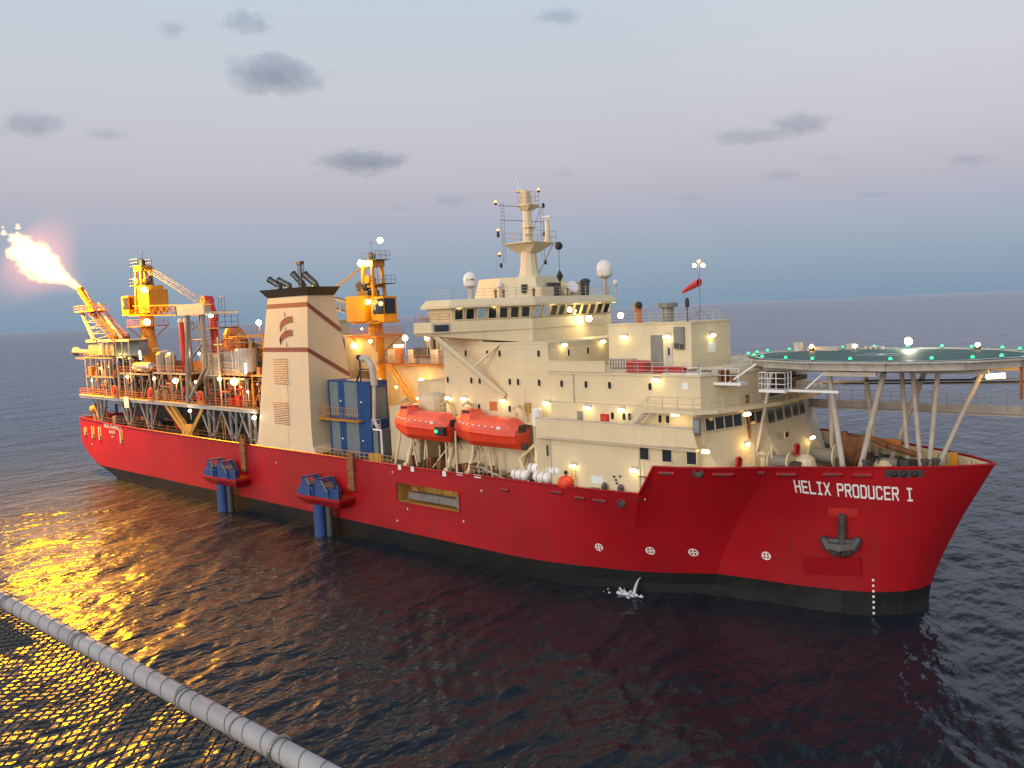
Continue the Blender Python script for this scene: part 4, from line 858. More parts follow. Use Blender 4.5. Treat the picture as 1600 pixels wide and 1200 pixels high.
# ------------------------------------------------------------ lifeboats
def lifeboat(x0,label):
    L=9.9; t=thing('lifeboat',label,'lifeboat',(x0,-13.9,13.6),'enclosed orange lifeboats in davits')
    N_=22
    def sec(u,upper):
        # u 0 bow(left/aft) .. 1 transom
        w=1.55*min(1,(.30+1.45*u**.75))*(1 if u<.8 else 1-.22*((u-.8)/.2)**2)
        w*= .42+.58*min(1,u/.35)**.6
        keel=13.55+1.05*max(0,(1-u/.32))**1.5 ; gun=15.35-.25*u
        if not upper: 
            prof_=[(0,keel),(.55,keel+.18),(.88,keel+.75),(1,gun)]
        else:
            top=17.05-.2*u
            if u<.06: top=15.9+ (u/.06)*.9
            if .06<=u<.12: top=16.8
            if .14<u<.36: top=17.45
            if u>.88: top=16.85-(u-.88)/.12*.75
            prof_=[(1,gun),(.97,gun+.5),(.78,top-.45),(.45,top-.08),(0,top)]
        x=x0+L*u; pts=[(x,-13.9-w*a,z) for a,z in prof_]+[(x,-13.9+w*a,z) for a,z in prof_[::-1] if a>0 or not upper]
        if not upper: pts=[(x,-13.9+w*a,z) for a,z in prof_[::-1]]+[(x,-13.9-w*a,z) for a,z in prof_[1:]]
        else: pts=[(x,-13.9-w*a,z) for a,z in prof_]+[(x,-13.9+w*a,z) for a,z in prof_[-2::-1]]
        return pts
    us=[0,.02,.05,.09,.13,.15,.2,.28,.34,.375,.45,.55,.65,.75,.82,.88,.94,.98,1]
    for nm,up,m_ in (('boat_hull',False,'boat'),('canopy',True,'boattop')):
        g=MB(); S_=[sec(u,up) for u in us]; k=len(S_[0]); g.add([p for s in S_ for p in s],[(i*k+j,(i+1)*k+j,(i+1)*k+j+1,i*k+j+1) for i in range(len(us)-1) for j in range(k-1)]+[tuple(range(k)),tuple(range((len(us)-1)*k,len(us)*k))[::-1]])
        o=obj(nm,g,M[m_],t,smooth=False)
    g=MB(); pr=[(sec(u,True)[0]) for u in us]
    for a,b in zip(pr,pr[1:]): g.cyl(Vector(a)+Vector((0,-.03,0)),Vector(b)+Vector((0,-.03,0)),.09,n=6)
    obj('fender_rail',g,M['boat'],t)
    g=MB()
    for i in range(7):
        u=.14+.095*i; p=sec(u,True)[1]; g.cyl((p[0]-.16,p[1]+.0,p[2]+.30),(p[0]+.16,p[1]+.0,p[2]+.30),.07,n=6)
    p=sec(.80,True)[1]; g.box(p[0]-.28,p[0]+.28,p[1]-.05,p[1]+.1,p[2]+.15,p[2]+.42); obj('cabin_window',g,M['white'],t)
    g=MB(); g.box(x0+L*.18,x0+L*.33,-14.7,-13.1,17.0,17.5); g.cur=1; g.box(x0+L*.20,x0+L*.31,-14.73,-14.7,17.2,17.42); g.box(x0+L*.31,x0+L*.335,-14.5,-13.3,17.15,17.42); obj('steering_cupola',g,[M['boattop'],M['glass']],t)
    g=MB(); g.cyl((x0+L*.98,-13.9,13.9),(x0+L*1.04,-13.9,13.9),.35,n=10); g.box(x0+L,x0+L*1.005,-14.5,-13.3,15.4,16.2); obj('stern_gear',g,M['dgrey'],t)
lifeboat(94.6,'orange enclosed lifeboat beside the blue container tower, left of the two lifeboats')
lifeboat(104.8,'orange enclosed lifeboat with its full side in view, right of the two lifeboats')
g=MB()
def davit(x):
    d=MB()
    pts=[(x,-13.7,10.1),(x,-12.9,12.2),(x,-12.5,14.0),(x,-12.2,16.6),(x,-12.7,17.8),(x,-13.4,18.2),(x,-14.2,17.9)]
    for a,b,r in zip(pts,pts[1:],(.26,.22,.2,.2,.17,.13)): d.cyl(a,b,r,n=8)
    for p in pts[1:-1]: d.sph(p,.22,8,5)
    d.cyl((x,-12.1,12.8),(x,-13.7,10.3),.12,n=6); d.cyl((x,-13.95,17.9),(x,-13.9,17.1),.05,n=5); d.box(x-.3,x+.3,-14.0,-13.3,10.1,10.5); d.bar((x,-12.5,14),(x+.9,-12.1,12.4),.12)
    obj('boat_davit',d,M['cream'],ship)
for x in (95.9,102.9,106.3,113.8): davit(x)
g=MB()
for a,b,r in (((94.0,-13.9,10.1),(95.0,-13.7,13.6),.14),((95.0,-13.7,13.6),(94.6,-13.3,15.5),.10),((115.3,-13.9,10.1),(114.0,-13.7,12.6),.16),((114.0,-13.7,12.6),(115.9,-13.3,14.2),.16),((115.9,-13.3,14.2),(115.9,-13.3,17.4),.14),((115.9,-13.3,14.2),(115.9,-13.3,11.0),.12),((103.4,-14.2,10.1),(103.4,-14.2,15.1),.11),((105.0,-14.2,10.1),(105.0,-14.2,15.0),.11),
    ((100,-13.4,10.1),(103.9,-13.2,14.0),.09),((106.6,-13.4,10.1),(109,-13,13.4),.09),((97.0,-13,10.1),(96.3,-13,13.5),.12),((98.4,-13.2,10),(98.6,-12.8,14),.1),((109.6,-13.3,10.1),(108.8,-13,13.6),.12)): g.cyl(a,b,r,n=8)
for x in (98.8,101,107.2,109,110.4): g.bar((x,-13.0,10.1),(x,-13.0,12.9),.16)
objs('cradle_stanchion',g,M['cream'],ship)
g=MB()
rng=random.Random(5)
for i in range(20):
    x=rng.uniform(96,113); g.box(x,x+rng.uniform(.2,.7),-13.2-rng.random()*.7,-12.7,10.1,10.4+rng.random()*1.0)
objs('gear_box',g,M['rust'],ship)
g=MB()
for x in (95.3,97.6,103.0): g.box(x,x+.55,-14.6,-14.52,9.75,10.35)
for x in (105.2,108.0): g.box(x,x+1.0,-14.56,-14.4,10.1,10.4)
objs('rail_notice',g,M['sign'],ship)
g=MB(); g.box(103.3,104.7,-15.75,-15.2,14.6,15.5); g.bar((104.2,-15.3,14.7),(104.2,-14.3,14.2),.1); g.cur=1; g.sph((103.6,-15.8,15.05),.2,8,6); obj('navigation_light',g,[M['black'],M['lampg']],ship)
g=MB(); g.lathe((116.3,-13.4,16.1),[(.45,0),(.5,.1),(.5,1.7),(.3,1.9)],12); obj('white_drum',g,M['white'],ship)
g=MB(); g.sph((116.6,-13.6,13.2),.16,8,6); g.cur=1; g.box(116.6,117.9,-13.8,-13.2,13.2,14.3); o=obj('side_lamp',g,[M['lampw'],M['dgrey']],ship); plight('lamp_light',(116.9,-14.2,12.8),26,(1,.78,.3),.15,o)
g=MB(); g.rail([(106.5,-14.35,10.3),(114.5,-14.35,10.3)],1.0,1.4,.035,2); g.bar((108.5,-14.2,11.3),(113.4,-14.2,10.0),.12); obj('side_railing',g,M['pale'],ship)
# life raft canisters on their racks
g=MB(); cn=None
locs=[(114.3,-14.0,10.95,'white life raft canister, nearest the lifeboats at the bottom left of the five'),(115.9,-13.2,11.6,'white life raft canister, middle back of the five, left side'),(117.3,-14.0,11.0,'white life raft canister at the front right of the five'),(118.3,-13.3,11.7,'white life raft canister stacked behind the front right one'),(119.6,-12.9,12.4,'white life raft canister, topmost and rightmost of the five')]
for i,(x,y,z,lb) in enumerate(locs):
    if cn is None:
        cn=thing('life_raft_canister',lb,'life raft',(x,y,z),'white life raft canisters'); g=MB()
        g.lathe((x-.85,y,z),[(.02,-.2),(.48,-.12),(.58,.05),(.58,1.65),(.48,1.82),(.02,1.9)],14,(1,0,0)); obj('shell',g,M['white'],cn,smooth=True)
        g=MB(); 
        for u in (.45,1.25): g.lathe((x-.85+u,y,z),[(.595,-.03),(.595,.03)],14,(1,0,0))
        obj('strap',g,M['dgrey'],cn); g=MB(); g.box(x-.7,x-.6,y-.4,y+.4,z-.6,z-.3); g.box(x+.6,x+.7,y-.4,y+.4,z-.6,z-.3); obj('cradle',g,M['pale'],cn)
    else: copy_tree(cn,(x,y,z),lb,'white life raft canisters')
t=thing('orange_buoy','round orange rescue buoy on deck beside the yellow wall ladder','buoy',(120.3,-14.0,10.1))
g=MB(); g.lathe((120.3,-14.0,10.1),[(.45,0),(.85,.35),(.85,.95),(.5,1.25),(.3,1.3)],12); obj('float',g,M['boat'],t,smooth=True); g=MB(); g.bar((120.3,-14,11.3),(120.3,-14,12.0),.1); g.box(120.15,120.45,-14.1,-13.9,11.6,11.9); obj('beacon',g,M['black'],t)
g=MB()
for x,y in ((125.1,-14.2),(126.9,-14.1)):
    g.lathe((x,y,10.1),[(.25,0),(.22,.3),(.3,.9),(.12,1.2)],8)
g.box(123.4,124.3,-14.3,-13.9,10.1,10.6); objs('deck_bollard',g,M['dgrey'],ship)
# ------------------------------------------------------------ blue tower and elbow duct
t=thing('container_tower','tall blue and grey panelled container tower beside the cream funnel','container tower',(83.5,-12,10))
g=MB(); g.box(78.9,87.6,-12.2,-9.2,10.1,19.9); obj('body',g,M['blue'],t)
g=MB()
for a,b,m_ in ((79.4,81.2,0),(82.6,85.2,1)):
    for z0,z1 in ((10.3,14.6),(15.2,19.7)): g.box(a,b,-12.26,-12.2,z0,z1)
g.box(87.6,87.66,-11.8,-9.5,14.9,19.0); g.box(87.6,88.6,-12.0,-9.4,10.1,13.6); objs('grey_panel',g,M['bluegrey'],t,.01)
g=MB()
for x in (81.7,86.0):
    for z in (12.2,17.2): g.sph((x,-12.28,z),.14,8,5)
objs('lock_stud',g,M['white'],t)
g=MB()
for x in [79.1+.5*i for i in range(18)]: g.box(x,x+.07,-12.24,-12.2,10.2,19.8)
obj('rib_set',g,M['blue'],t)
g=MB(); g.box(76.2,86.3,-13.2,-12.26,14.7,14.85); g.rail([(76.3,-13.1,14.85),(86.2,-13.1,14.85)],1.6,.55,.04,2); g.bar((76.6,-13.0,14.7),(77.4,-12.3,13.6),.08)
obj('service_gallery',g,M['yellow'],t)
t=thing('exhaust_elbow','purple-grey elbow duct with dark mouth standing beside the blue container tower','duct',(88.4,-12.6,10))
g=MB(); g.path([(86.9,-12.5,22.9),(88.0,-12.5,22.8),(88.9,-12.5,21.8),(89.1,-12.5,19.5)],.42,12); g.path([(89.1,-12.5,19.8),(88.7,-12.5,15.0),(89.5,-12.5,14.0)],.24,10); obj('duct_pipe',g,M['pale'],t)
g=MB(); g.cyl((86.2,-12.5,23.0),(87.0,-12.5,22.9),.34,.42,n=12); g.bar((86.6,-12.6,22.8),(86.6,-12.6,19.9),.2); g.bar((86.6,-12.6,21.3),(85.7,-12.6,19.9),.16); g.bar((86.6,-12.6,21.5),(89,-12.6,21.5),.14); obj('bracket',g,M['black'],t)
g=MB(); g.path([(91.3,-13.6,10.2),(91.3,-13.6,14.1),(89.8,-13.6,14.1)],.12,6); g.rail([(89.6,-13.6,14.2),(91.2,-13.6,14.2)],1.2,.8,.04,2); obj('white_pipe_frame',g,M['white'],ship)
g=MB(); g.rail([(79.0,-14.4,10.2),(94.0,-14.4,10.2)],1.0,.9,.06,2); g.box(89.5,91.8,-14.3,-13.9,10.2,11.2); obj('side_railing',g,M['ochre'],ship)
# ------------------------------------------------------------ lit process deck houses behind the tower
g=MB(); g.box(66.0,97.5,0.5,10,10.1,21.2); g.box(90.0,101.4,-6,12,10.1,19.5); pb=obj('lit_deckhouse',g,M['creamrib'],ship)
g=MB(); g.box(66.0,97.6,-1.0,.5,21.0,21.25); g.rail([(76,-.9,21.25),(92,-.9,21.25)],1.2,1.3,.06,3); obj('lit_balcony',g,M['orangep'],pb)
g=MB(); g.box(69.5,75.6,-1.9,4,20.2,25.3); g.box(69.3,75.8,-2.1,4.2,25.3,25.5); lh=obj('lit_cabin',g,M['cream'],ship)
g=MB(); g.box(71.6,73.4,-2.0,-1.9,20.4,22.6); obj('door',g,M['pale'],lh)
for p,pw,s in (((72.3,-2.4,23.9),160,.42),((78.3,-2.6,18.7),320,.45),((84.6,-.6,18.9),240,.34),((82.4,-1.2,24.9),150,.4),((86.9,-1.2,24.9),150,.35),((77.2,-3.2,24.6),50,.26),((81.5,-2.5,18.1),50,.2),((83.0,-1.8,15.2),160,.15),((92.0,-8.0,17.5),60,.15)):
    g=MB(); g.sph(p,s,10,7); g.cur=1; g.bar((p[0],p[1],p[2]-2.4),p,.08); g.box(p[0]-.2,p[0]+.2,p[1]-.1,p[1]+.1,p[2]+s*.9,p[2]+s*1.2); o=obj('sodium_lamp',g,[M['lampo'],M['pale']],pb); plight('lamp_light',(p[0]+.1,p[1]-.6-s,p[2]),pw,(1,.55,.16),.35,o)
g=MB(); g.cyl((80.5,-.8,21.3),(80.5,-.8,24.0),.62,n=12); g.cur=1; g.cyl((80.5,-.8,23.6),(80.5,-.8,23.95),.70,n=12); obj('ventilator_drum',g,[M['orangep'],M['lampo']],pb)
g=MB(); g.box(77.4,79.7,-.4,0.4,21.3,23.3); g.box(81.8,83.4,-.3,.4,21.3,23.2); g.box(86.5,88,-.3,.4,21.3,23.2); objs('white_locker',g,M['cream'],pb)
g=MB(); g.box(83.3,86.3,-.6,-.3,22.0,23.5); obj('dark_notice_board',g,M['dgrey'],pb)
g=MB(); 
for y in (-1.6,-.8): g.bar((78.6,y,21.2),(84.2,y,15.2),.2)
for k in range(16): t_=k/16; g.box(78.6+5.6*t_,78.9+5.6*t_,-1.6,-.8,21.1-6*t_,21.15-6*t_)
g.bar((78.6,-1.7,22.3),(84.2,-1.7,16.3),.06); obj('yellow_stair',g,M['yellow'],pb)
g=MB(); g.rail([(88.0,-.8,15.3),(92,-.8,15.3)],3,1,.05,6); g.box(89.6,90.0,-1.0,.5,19.6,20.0); obj('wall_rungs',g,M['pale'],pb)
g=MB(); g.lathe((95.6,-13.0,14.2),[(.8,0),(1.6,.2),(1.5,1.6),(.7,3.0),(.7,3.4)],14)
g=MB(); g.lathe((97.5,-10.2,15.2),[(1.5,0),(1.9,.6),(1.9,2.6),(1.4,3.2),(.3,3.5)],16); obj('mushroom_ventilator',g,M['cream'],ship)
g=MB(); g.box(90.5,95.8,-11.4,-8.0,10.1,16.8); obj('cream_casing',g,M['creamrib'],ship)
for x,lb in ((75.0,'left one of the two tall pale silos beyond the balcony'),(77.6,'right one of the two tall pale silos beyond the balcony')):
    t=thing('silo',lb,'silo',(x,10.5,20),'pale silos beyond the deckhouse'); g=MB(); g.lathe((x,10.5,20.0),[(1.05,0),(1.05,6.6),(.7,7.1),(.2,7.2)],16); obj('shell',g,M['silver'],t,smooth=False); g=MB(); g.rail([(x-1,9.6,27.0),(x+1,9.6,27.0)],.5,1,.05,1); g.bar((x-1.2,9.4,27.2),(x+1.2,9.4,27.4),.14); obj('top_pipe',g,M['dgrey'],t)
g=MB(); g.bar((99,6,24),(99,6,29.2),.09); g.cur=1; g.sph((99,6,29.3),.2,8,6); o=obj('lamp_post',g,[M['grey'],M['lampw']],ship)
# ------------------------------------------------------------ side sponsons with blue winches and caissons
def sponson(x0,label):
    t=thing('riser_sponson',label,'winch platform',(x0,-16,5.2),'blue winch platforms on the ship side')
    g=MB(); g.prism([(x0,-17.6),(x0+8.6,-16.9),(x0+8.8,-14.5),(x0-.2,-14.5)],5.0,5.35); g.prism([(x0+1,-16.6),(x0+7.6,-16.2),(x0+8,-14.5),(x0+.6,-14.5)],4.0,5.0,[(x0,-17.6),(x0+8.6,-16.9),(x0+8.8,-14.5),(x0-.2,-14.5)]); obj('platform',g,M['red'],t)
    g=MB(); g.box(x0+2.8,x0+8.5,-16.9,-16.7,5.35,6.7); g.box(x0+2.8,x0+3.0,-17.3,-14.6,5.35,6.9); g.prism([(x0+.4,-17.4),(x0+2.8,-17.3),(x0+2.8,-16.9),(x0+.4,-17.0)],5.35,6.3); obj('winch_housing',g,M['blue'],t)
    for k in (0,1):
        xa=x0+.9+3.3*k; g=MB()
        for y in (-17.1,-15.3):
            g.add([(xa-.3,y,5.35),(xa+2.6,y,5.35),(xa+2.4,y,6.2),(xa+.9,y,7.7),(xa+.1,y,7.7),(xa-.3,y+.0,6.2),(xa-.3,y+.2,5.35),(xa+2.6,y+.2,5.35),(xa+2.4,y+.2,6.2),(xa+.9,y+.2,7.7),(xa+.1,y+.2,7.7),(xa-.3,y+.2,6.2)],[(0,1,2,3,4,5),(11,10,9,8,7,6)]+[(i,6+i,6+(i+1)%6,(i+1)%6) for i in range(6)])
        g.box(xa+.1,xa+.9,-17.1,-15.1,7.6,7.75); obj('winch_frame',g,M['blue'],t)
        g=MB(); g.add([(xa+.95,-17.14,7.6),(xa+1.3,-17.14,7.6),(xa+2.5,-17.14,6.2),(xa+2.1,-17.14,6.2)],[(0,1,2,3)]); g.cyl((xa+.9,-16.9,6.5),(xa+.9,-15.5,6.5),.62,n=14); obj('cable_drum',g,M['silver'],t)
    g=MB(); g.rail([(x0+2.9,-17.45,5.35),(x0+8.5,-16.95,5.35)],1.7,2.6,.035,1); obj('railing',g,M['grey'],t)
    g=MB(); g.cyl((x0+3.4,-16.2,-4),(x0+3.4,-16.2,4.2),.85,n=18); g.cur=1; g.cyl((x0+4.9,-15.9,-4),(x0+4.9,-15.9,4.2),.45,n=10); obj('caisson',g,[M['blue'],M['dgrey']],t)
sponson(53.2,'blue winch platform on the red hull, aft one left of the funnel foot')
sponson(77.8,'blue winch platform on the red hull, forward one below the container tower')
# ------------------------------------------------------------ anchor
t=thing('anchor','dark stockless anchor hanging in its pocket below the bow name','anchor',(144.9,-6.7,7))
def hp(x,z,o=.3): return Vector((x,-hb(x,z)-o,z))
g=MB(); g.cyl(hp(145.0,9.3),hp(144.9,6.4,.45),.30,.36,n=8); obj('shank',g,M['dgrey'],t)
g=MB(); A=[hp(143.4,7.1,.4),hp(143.9,6.3,.45),hp(144.8,6.1,.5),hp(145.6,6.3,.45),hp(146.2,7.2,.4)]
for a,b,r0,r1 in zip(A,A[1:],(.28,.6,.75,.6),(.6,.75,.6,.28)): g.cyl(a,b,r0,r1,n=8)
g.cyl(hp(143.4,6.8,.4),hp(146.1,6.8,.4),.30,n=8); obj('fluke',g,M['dgrey'],t)
g=MB(); p0,p1=hp(141.7,5.1,.0),hp(146.2,5.35,.0)
q=[hp(141.7,5.1,.45),hp(146.2,5.35,.45)]; g.add([p0,p1,q[1],q[0],p0-Vector((0,0,1.7)),p1-Vector((0,0,1.7))],[(0,1,2,3),(3,2,5,4),(0,3,4),(1,5,2)])
obj('bolster_plate',g,M['red'],ship); g=MB(); g.add([hp(143.9,9.8,.03),hp(146.1,9.8,.03),hp(146.1,9.0,.03),hp(143.9,9.0,.03)],[(0,1,2,3)]); obj('hawse_plate',g,M['redpaint'],ship)
# ------------------------------------------------------------ forecastle gear
def winch(x,y,z,r,w,label,mk='cream'):
    t=thing('mooring_winch',label,'winch',(x,y,z)); g=MB(); g.cyl((x-w/2,y,z+r+.2),(x+w/2,y,z+r+.2),r*.6,n=14)
    obj('drum',g,M['rope'],t)
    for s in (-1,1): g=MB(); g.lathe((x+s*w/2,y,z+r+.2),[(r,-.06),(r,.06)],18,(1,0,0)); obj('flange',g,M[mk],t)
    g=MB(); g.box(x+w/2+.15,x+w/2+.9,y-.5,y+.5,z,z+1.3); g.box(x-w/2-.2,x+w/2+.2,y-.6,y+.6,z,z+.2); obj('gearbox',g,M['dgrey'],t)
winch(139.6,-7.0,12.25,1.0,1.8,'cream mooring winch on the forecastle just left of the pale reel')
winch(142.0,-3.0,12.25,1.15,2.2,'largest winch with cream flanges below the helideck, behind the bulwark')
winch(147.3,-1.5,12.25,.7,1.6,'low dark winch near the bow between the helideck legs','dgrey')
g=MB(); g.lathe((141.3,-5.8,12.25),[(1.15,0),(1.1,.6),(.85,1.5),(.3,1.9)],12); g.lathe((138.2,-7.6,12.25),[(.3,0),(.3,1.6),(.5,1.9),(.2,2.1)],10)
g.path([(137.5,-8.0,12.3),(137.5,-8.0,15.1),(137.2,-8.3,15.4),(136.8,-8.6,15.2)],.15,8); g.path([(138.9,-7.4,12.3),(138.9,-7.4,15)],.1,6); g.lathe((146.8,-1.5,12.25),[(.9,0),(.9,.7),(.6,1.1),(.2,1.2)],12); objs('forecastle_ventilator',g,M['cream'],ship)
g=MB()
for a,b in (((143.6,0,12.3),(144.6,0,15.2)),((144.6,0,15.2),(146.6,0,14.4)),((146.6,0,14.4),(148.8,1,13.6)),((142.5,1,12.3),(142.4,1,15.3))): g.cyl(a,b,.28,n=8)
g.box(141.8,144.2,.6,2.2,12.3,14.9); obj('anchor_windlass',g,M['rust'],ship)
g=MB(); g.box(145.2,147.4,1.2,1.6,14.0,14.8); obj('hatch_sign',g,M['orangep'],ship)
plight('lamp_light',(143.5,-2.0,16.6),60,(1,.55,.2),.3,ship)
for x,y,r_,lb in ((137.0,-10.0,.5,'pinkish round lifebuoy on the house front beside the helideck leg'),(140.9,-6.5,.5,'red lifebuoy above the cream winch on the forecastle')):
    t=thing('lifebuoy',lb,'lifebuoy',(x,y,14.2)); g=MB(); n=16; z=13.6 if x<140 else 14.6
    pts=[Vector((x,y+r_*math.cos(2*math.pi*i/n),z+r_*math.sin(2*math.pi*i/n))) for i in range(n+1)]
    for a,b in zip(pts,pts[1:]): g.cyl(a,b,.11,n=6)
    obj('ring',g,M['crane_red'],t); g=MB(); g.box(x-.12,x-.1,y-.45,y+.45,z-.5,z+.5); obj('bracket',g,M['redpaint'],t)
for i,(x,y) in enumerate(((150.6,-3.0),(151.3,-2.4),(146.6,-5.6))):
    g=MB(); g.lathe((x,y,12.25),[(.25,0),(.25,1.5),(.34,1.55),(.34,1.75)],10); obj('fairlead_bollard',g,M['dgrey'],ship)
g=MB(); g.box(151.6,152.2,.6,1.0,12.3,14.1); obj('yellow_locker',g,M['yellow'],ship)
# ------------------------------------------------------------ pedestal cranes
def crane(x,y,zb,zt,flip,label,boomdir,scale=1.0):
    """pedestal crane; zb deck, cab floor near zt-11"""
    t=thing('pedestal_crane',label,'crane',(x,y,zb),'yellow pedestal cranes'); s=flip
    zc=zt-11.3
    g=MB(); g.lathe((x,y,zb),[(1.55,0),(1.65,2.8),(1.7,3.5),(1.15,5.6),(1.15,zc-zb)],16) if zb<24 and flip>0 else g.lathe((x,y,zb),[(1.25,0),(1.2,zc-zb-2.5),(1.0,zc-zb)],14); obj('pedestal',g,M['yellow'],t)
    g=MB(); g.prism([(x-3.1,y-2.6),(x+3.1,y-2.6),(x+3.1,y+2.6),(x-3.1,y+2.6)],zc-2.0,zc-1.75); g.rail([(x-3.1,y-2.6,zc-1.75),(x+3.1,y-2.6,zc-1.75),(x+3.1,y+2.6,zc-1.75),(x-3.1,y+2.6,zc-1.75),(x-3.1,y-2.6,zc-1.75)],1.1,1.0,.05,3)
    for dx,dy in ((-1,-1),(1,-1),(-1,1),(1,1),(.5,-1)): g.bar((x+dx*2.9,y+dy*2.3,zc-2.0),(x+dx*.9,y+dy*.7,zc-4.2),.13)
    obj('lower_walkway',g,M['orangep'],t)
    # slewing house
    g=MB(); g.box(x-3.2,x+3.2,y-1.9,y+1.9,zc,zc+.35); 
    if s<0: g.box(x-3.6,x+.6,y-2.4,y+1.2,zc+.35,zc+3.9); g.prism([(x-3.6,y-2.4),(x+.6,y-2.4),(x+.6,y+1.2),(x-3.6,y+1.2)],zc+3.9,zc+4.05)
    else: g.box(x+1.1,x+5.4,y-1.9,y+1.7,zc+.5,zc+4.6); g.box(x+1.1,x+3.8,y-1.9,y+1.7,zc+4.6,zc+5.4)
    hs=obj('machinery_house',g,M['yellow'],t)
    g=MB(); cxx=x-4.3 if s>0 else x+3.0
    g.box(cxx-1.5,cxx+1.3,y-1.9,y+.6,zc+.2,zc+3.8); g.cur=1; g.box(cxx-1.0,cxx+1.34,y-1.95,y-1.9,zc+1.3,zc+3.5); g.box(cxx+1.3,cxx+1.36,y-1.7,y+.3,zc+1.3,zc+3.5); g.cur=2; g.box(cxx-.9,cxx-.3,y-1.99,y-1.95,zc+1.9,zc+2.9); obj('operator_cab',g,[M['yellow'],M['glass'],M['lit']],t)
    g=MB()
    if s>0: g.lathe((x+1.6,y-.4,zc+6.0),[(.5,0),(.75,.5),(.75,1.4),(.3,2.0)],10,(.9,0,.45)); g.box(x+1.2,x+3.0,y-1.4,y+.6,zc+4.9,zc+5.5)
    else: g.lathe((x-2.9,y-.6,zc+5.5),[(.35,0),(.85,.5),(.85,2.0),(.6,2.4)],6,(1,0,0)); g.box(x-2.2,x+.3,y-1.4,y+.8,zc+4.05,zc+4.8)
    obj('engine_exhaust',g,M['dgrey'],t)
    # A-frame
    g=MB(); zt2=zc+8.4
    for dx in (-1.15,1.15):
        for dy in (-1.2,1.2): g.cyl((x+dx*1.25,y+dy,zc+.3),(x+dx*.9,y+dy*.7,zt2),.28,n=6)
    g.box(x-1.5,x+1.5,y-1.1,y+1.1,zt2-.2,zt2+.7); g.box(x-1.1,x+1.1,y-.8,y+.8,zc+5.2,zc+5.6)
    g.cyl((x-1.2,y,zc+.3),(x+.2,y,zc+6.6),.4,n=6); g.cyl((x+1.3,y,zc+.3),(x+.1,y,zc+6.6),.3,n=6); g.lathe((x-s*.3,y-1.1,zc+6.4),[(.6,0),(.6,.3)],12,(0,-1,0)); obj('gantry_frame',g,M['yellow'],t)
    g=MB(); g.box(x-s*2.2-1.4,x-s*2.2+1.4,y-1.2,y+1.2,zc+5.6,zc+5.7); g.rail([(x-s*2.2-1.4,y-1.2,zc+5.7),(x-s*2.2+1.4,y-1.2,zc+5.7),(x-s*2.2+1.4,y+1.2,zc+5.7)],1.1,.9,.05,2)
    g.box(x-s*.9-1.6,x-s*.9+1.6,y-1.3,y+1.3,zt2+.7,zt2+.78); g.rail([(x-s*.9-1.6,y-1.3,zt2+.78),(x-s*.9+1.6,y-1.3,zt2+.78),(x-s*.9+1.6,y+1.3,zt2+.78),(x-s*.9-1.6,y+1.3,zt2+.78)],1.2,.9,.05,2)
    g.bar((x-s*2.6,y-1.2,zc+5.7),(x-s*2.4,y-1.2,zt2+1),.05); g.lathe((x,y,zt2+.7),[(.5,0),(.5,1.0),(.2,1.2)],8); obj('gantry_platform',g,M['dgrey'],t)
    g=MB(); g.bar((x,y,zt2+1.8),(x,y,zt2+3.4),.06); g.sph((x,y,zt2+3.3),.14,6,4); obj('anemometer_mast',g,M['dgrey'],t)
    # boom and pendant wires
    bx,bl,bz=boomdir; tip=Vector((x+bx*bl,y+.0,zc+bz)); root=Vector((x+bx*.4,y-1.9 if s>0 else y+1.9,zc+1.0)); tip.y=root.y
    g=MB(); g.truss(root,tip,1.5,1.7,11,.11); obj('boom',g,M['yellow'] if s>0 else M['grey'],t)
    g=MB(); tp=Vector((x+bx*1.2,y,zt2+.4))
    for o in (-.6,-.2,.3,.7): g.cyl(tp+Vector((0,o,o*.3)),tip+Vector((0,o,.6+o*.3)),.045,n=4)
    obj('pendant_wires',g,M['dgrey'],t)
    return t,zc,zt2
t,zc,zt2=crane(18.5,-8,20.5,41.3,1,'yellow pedestal crane at the stern, its boom resting to the right on a grey frame',(1,26,0.3))
def lampobj(nm,p,r,power,col,m_,parent,off=(0,-.8,0)):
    g=MB(); g.sph(p,r,10,7); g.cur=1; g.box(p[0]-.15,p[0]+.15,p[1]-.1,p[1]+.3,p[2]+r*.9,p[2]+r*1.3); o=obj(nm,g,[M[m_],M['dgrey']],parent)
    if power: plight('lamp_light',Vector(p)+Vector(off),power,col,max(.2,r*.8),o)
    return o
lampobj('crane_lamp',(22.9,-10.2,34.6),.42,260,(1,.72,.2),'lampf',t,(-.2,-.9,-.4)); lampobj('crane_lamp',(24.0,-10.6,28.8),.6,420,(1,.55,.15),'lampo',t); lampobj('crane_lamp',(15.5,-10.5,22.3),.2,300,(1,.62,.18),'lampo',t,(.5,-1.4,.2)); lampobj('crane_lamp',(19.8,-10.4,36.6),.18,40,(1,.6,.3),'lampw',t)
t,zc,zt2=crane(74.6,0,10.2,39.6-1.2,-1,'yellow pedestal crane behind the funnel, with a bright white lamp on top',(-1,15,3.9))
lampobj('crane_lamp',(76.7,0,39.0),.42,120,(1,.96,.85),'lampf',t); lampobj('crane_lamp',(73.9,-1.6,35.9),.42,320,(1,.78,.35),'lampf',t); lampobj('crane_lamp',(76.4,-2.6,30.2),.4,260,(1,.80,.2),'lampo',t,(0,-1,-.3)); lampobj('crane_lamp',(75.8,-3.5,26.4),.14,60,(1,.6,.2),'lampo',t)
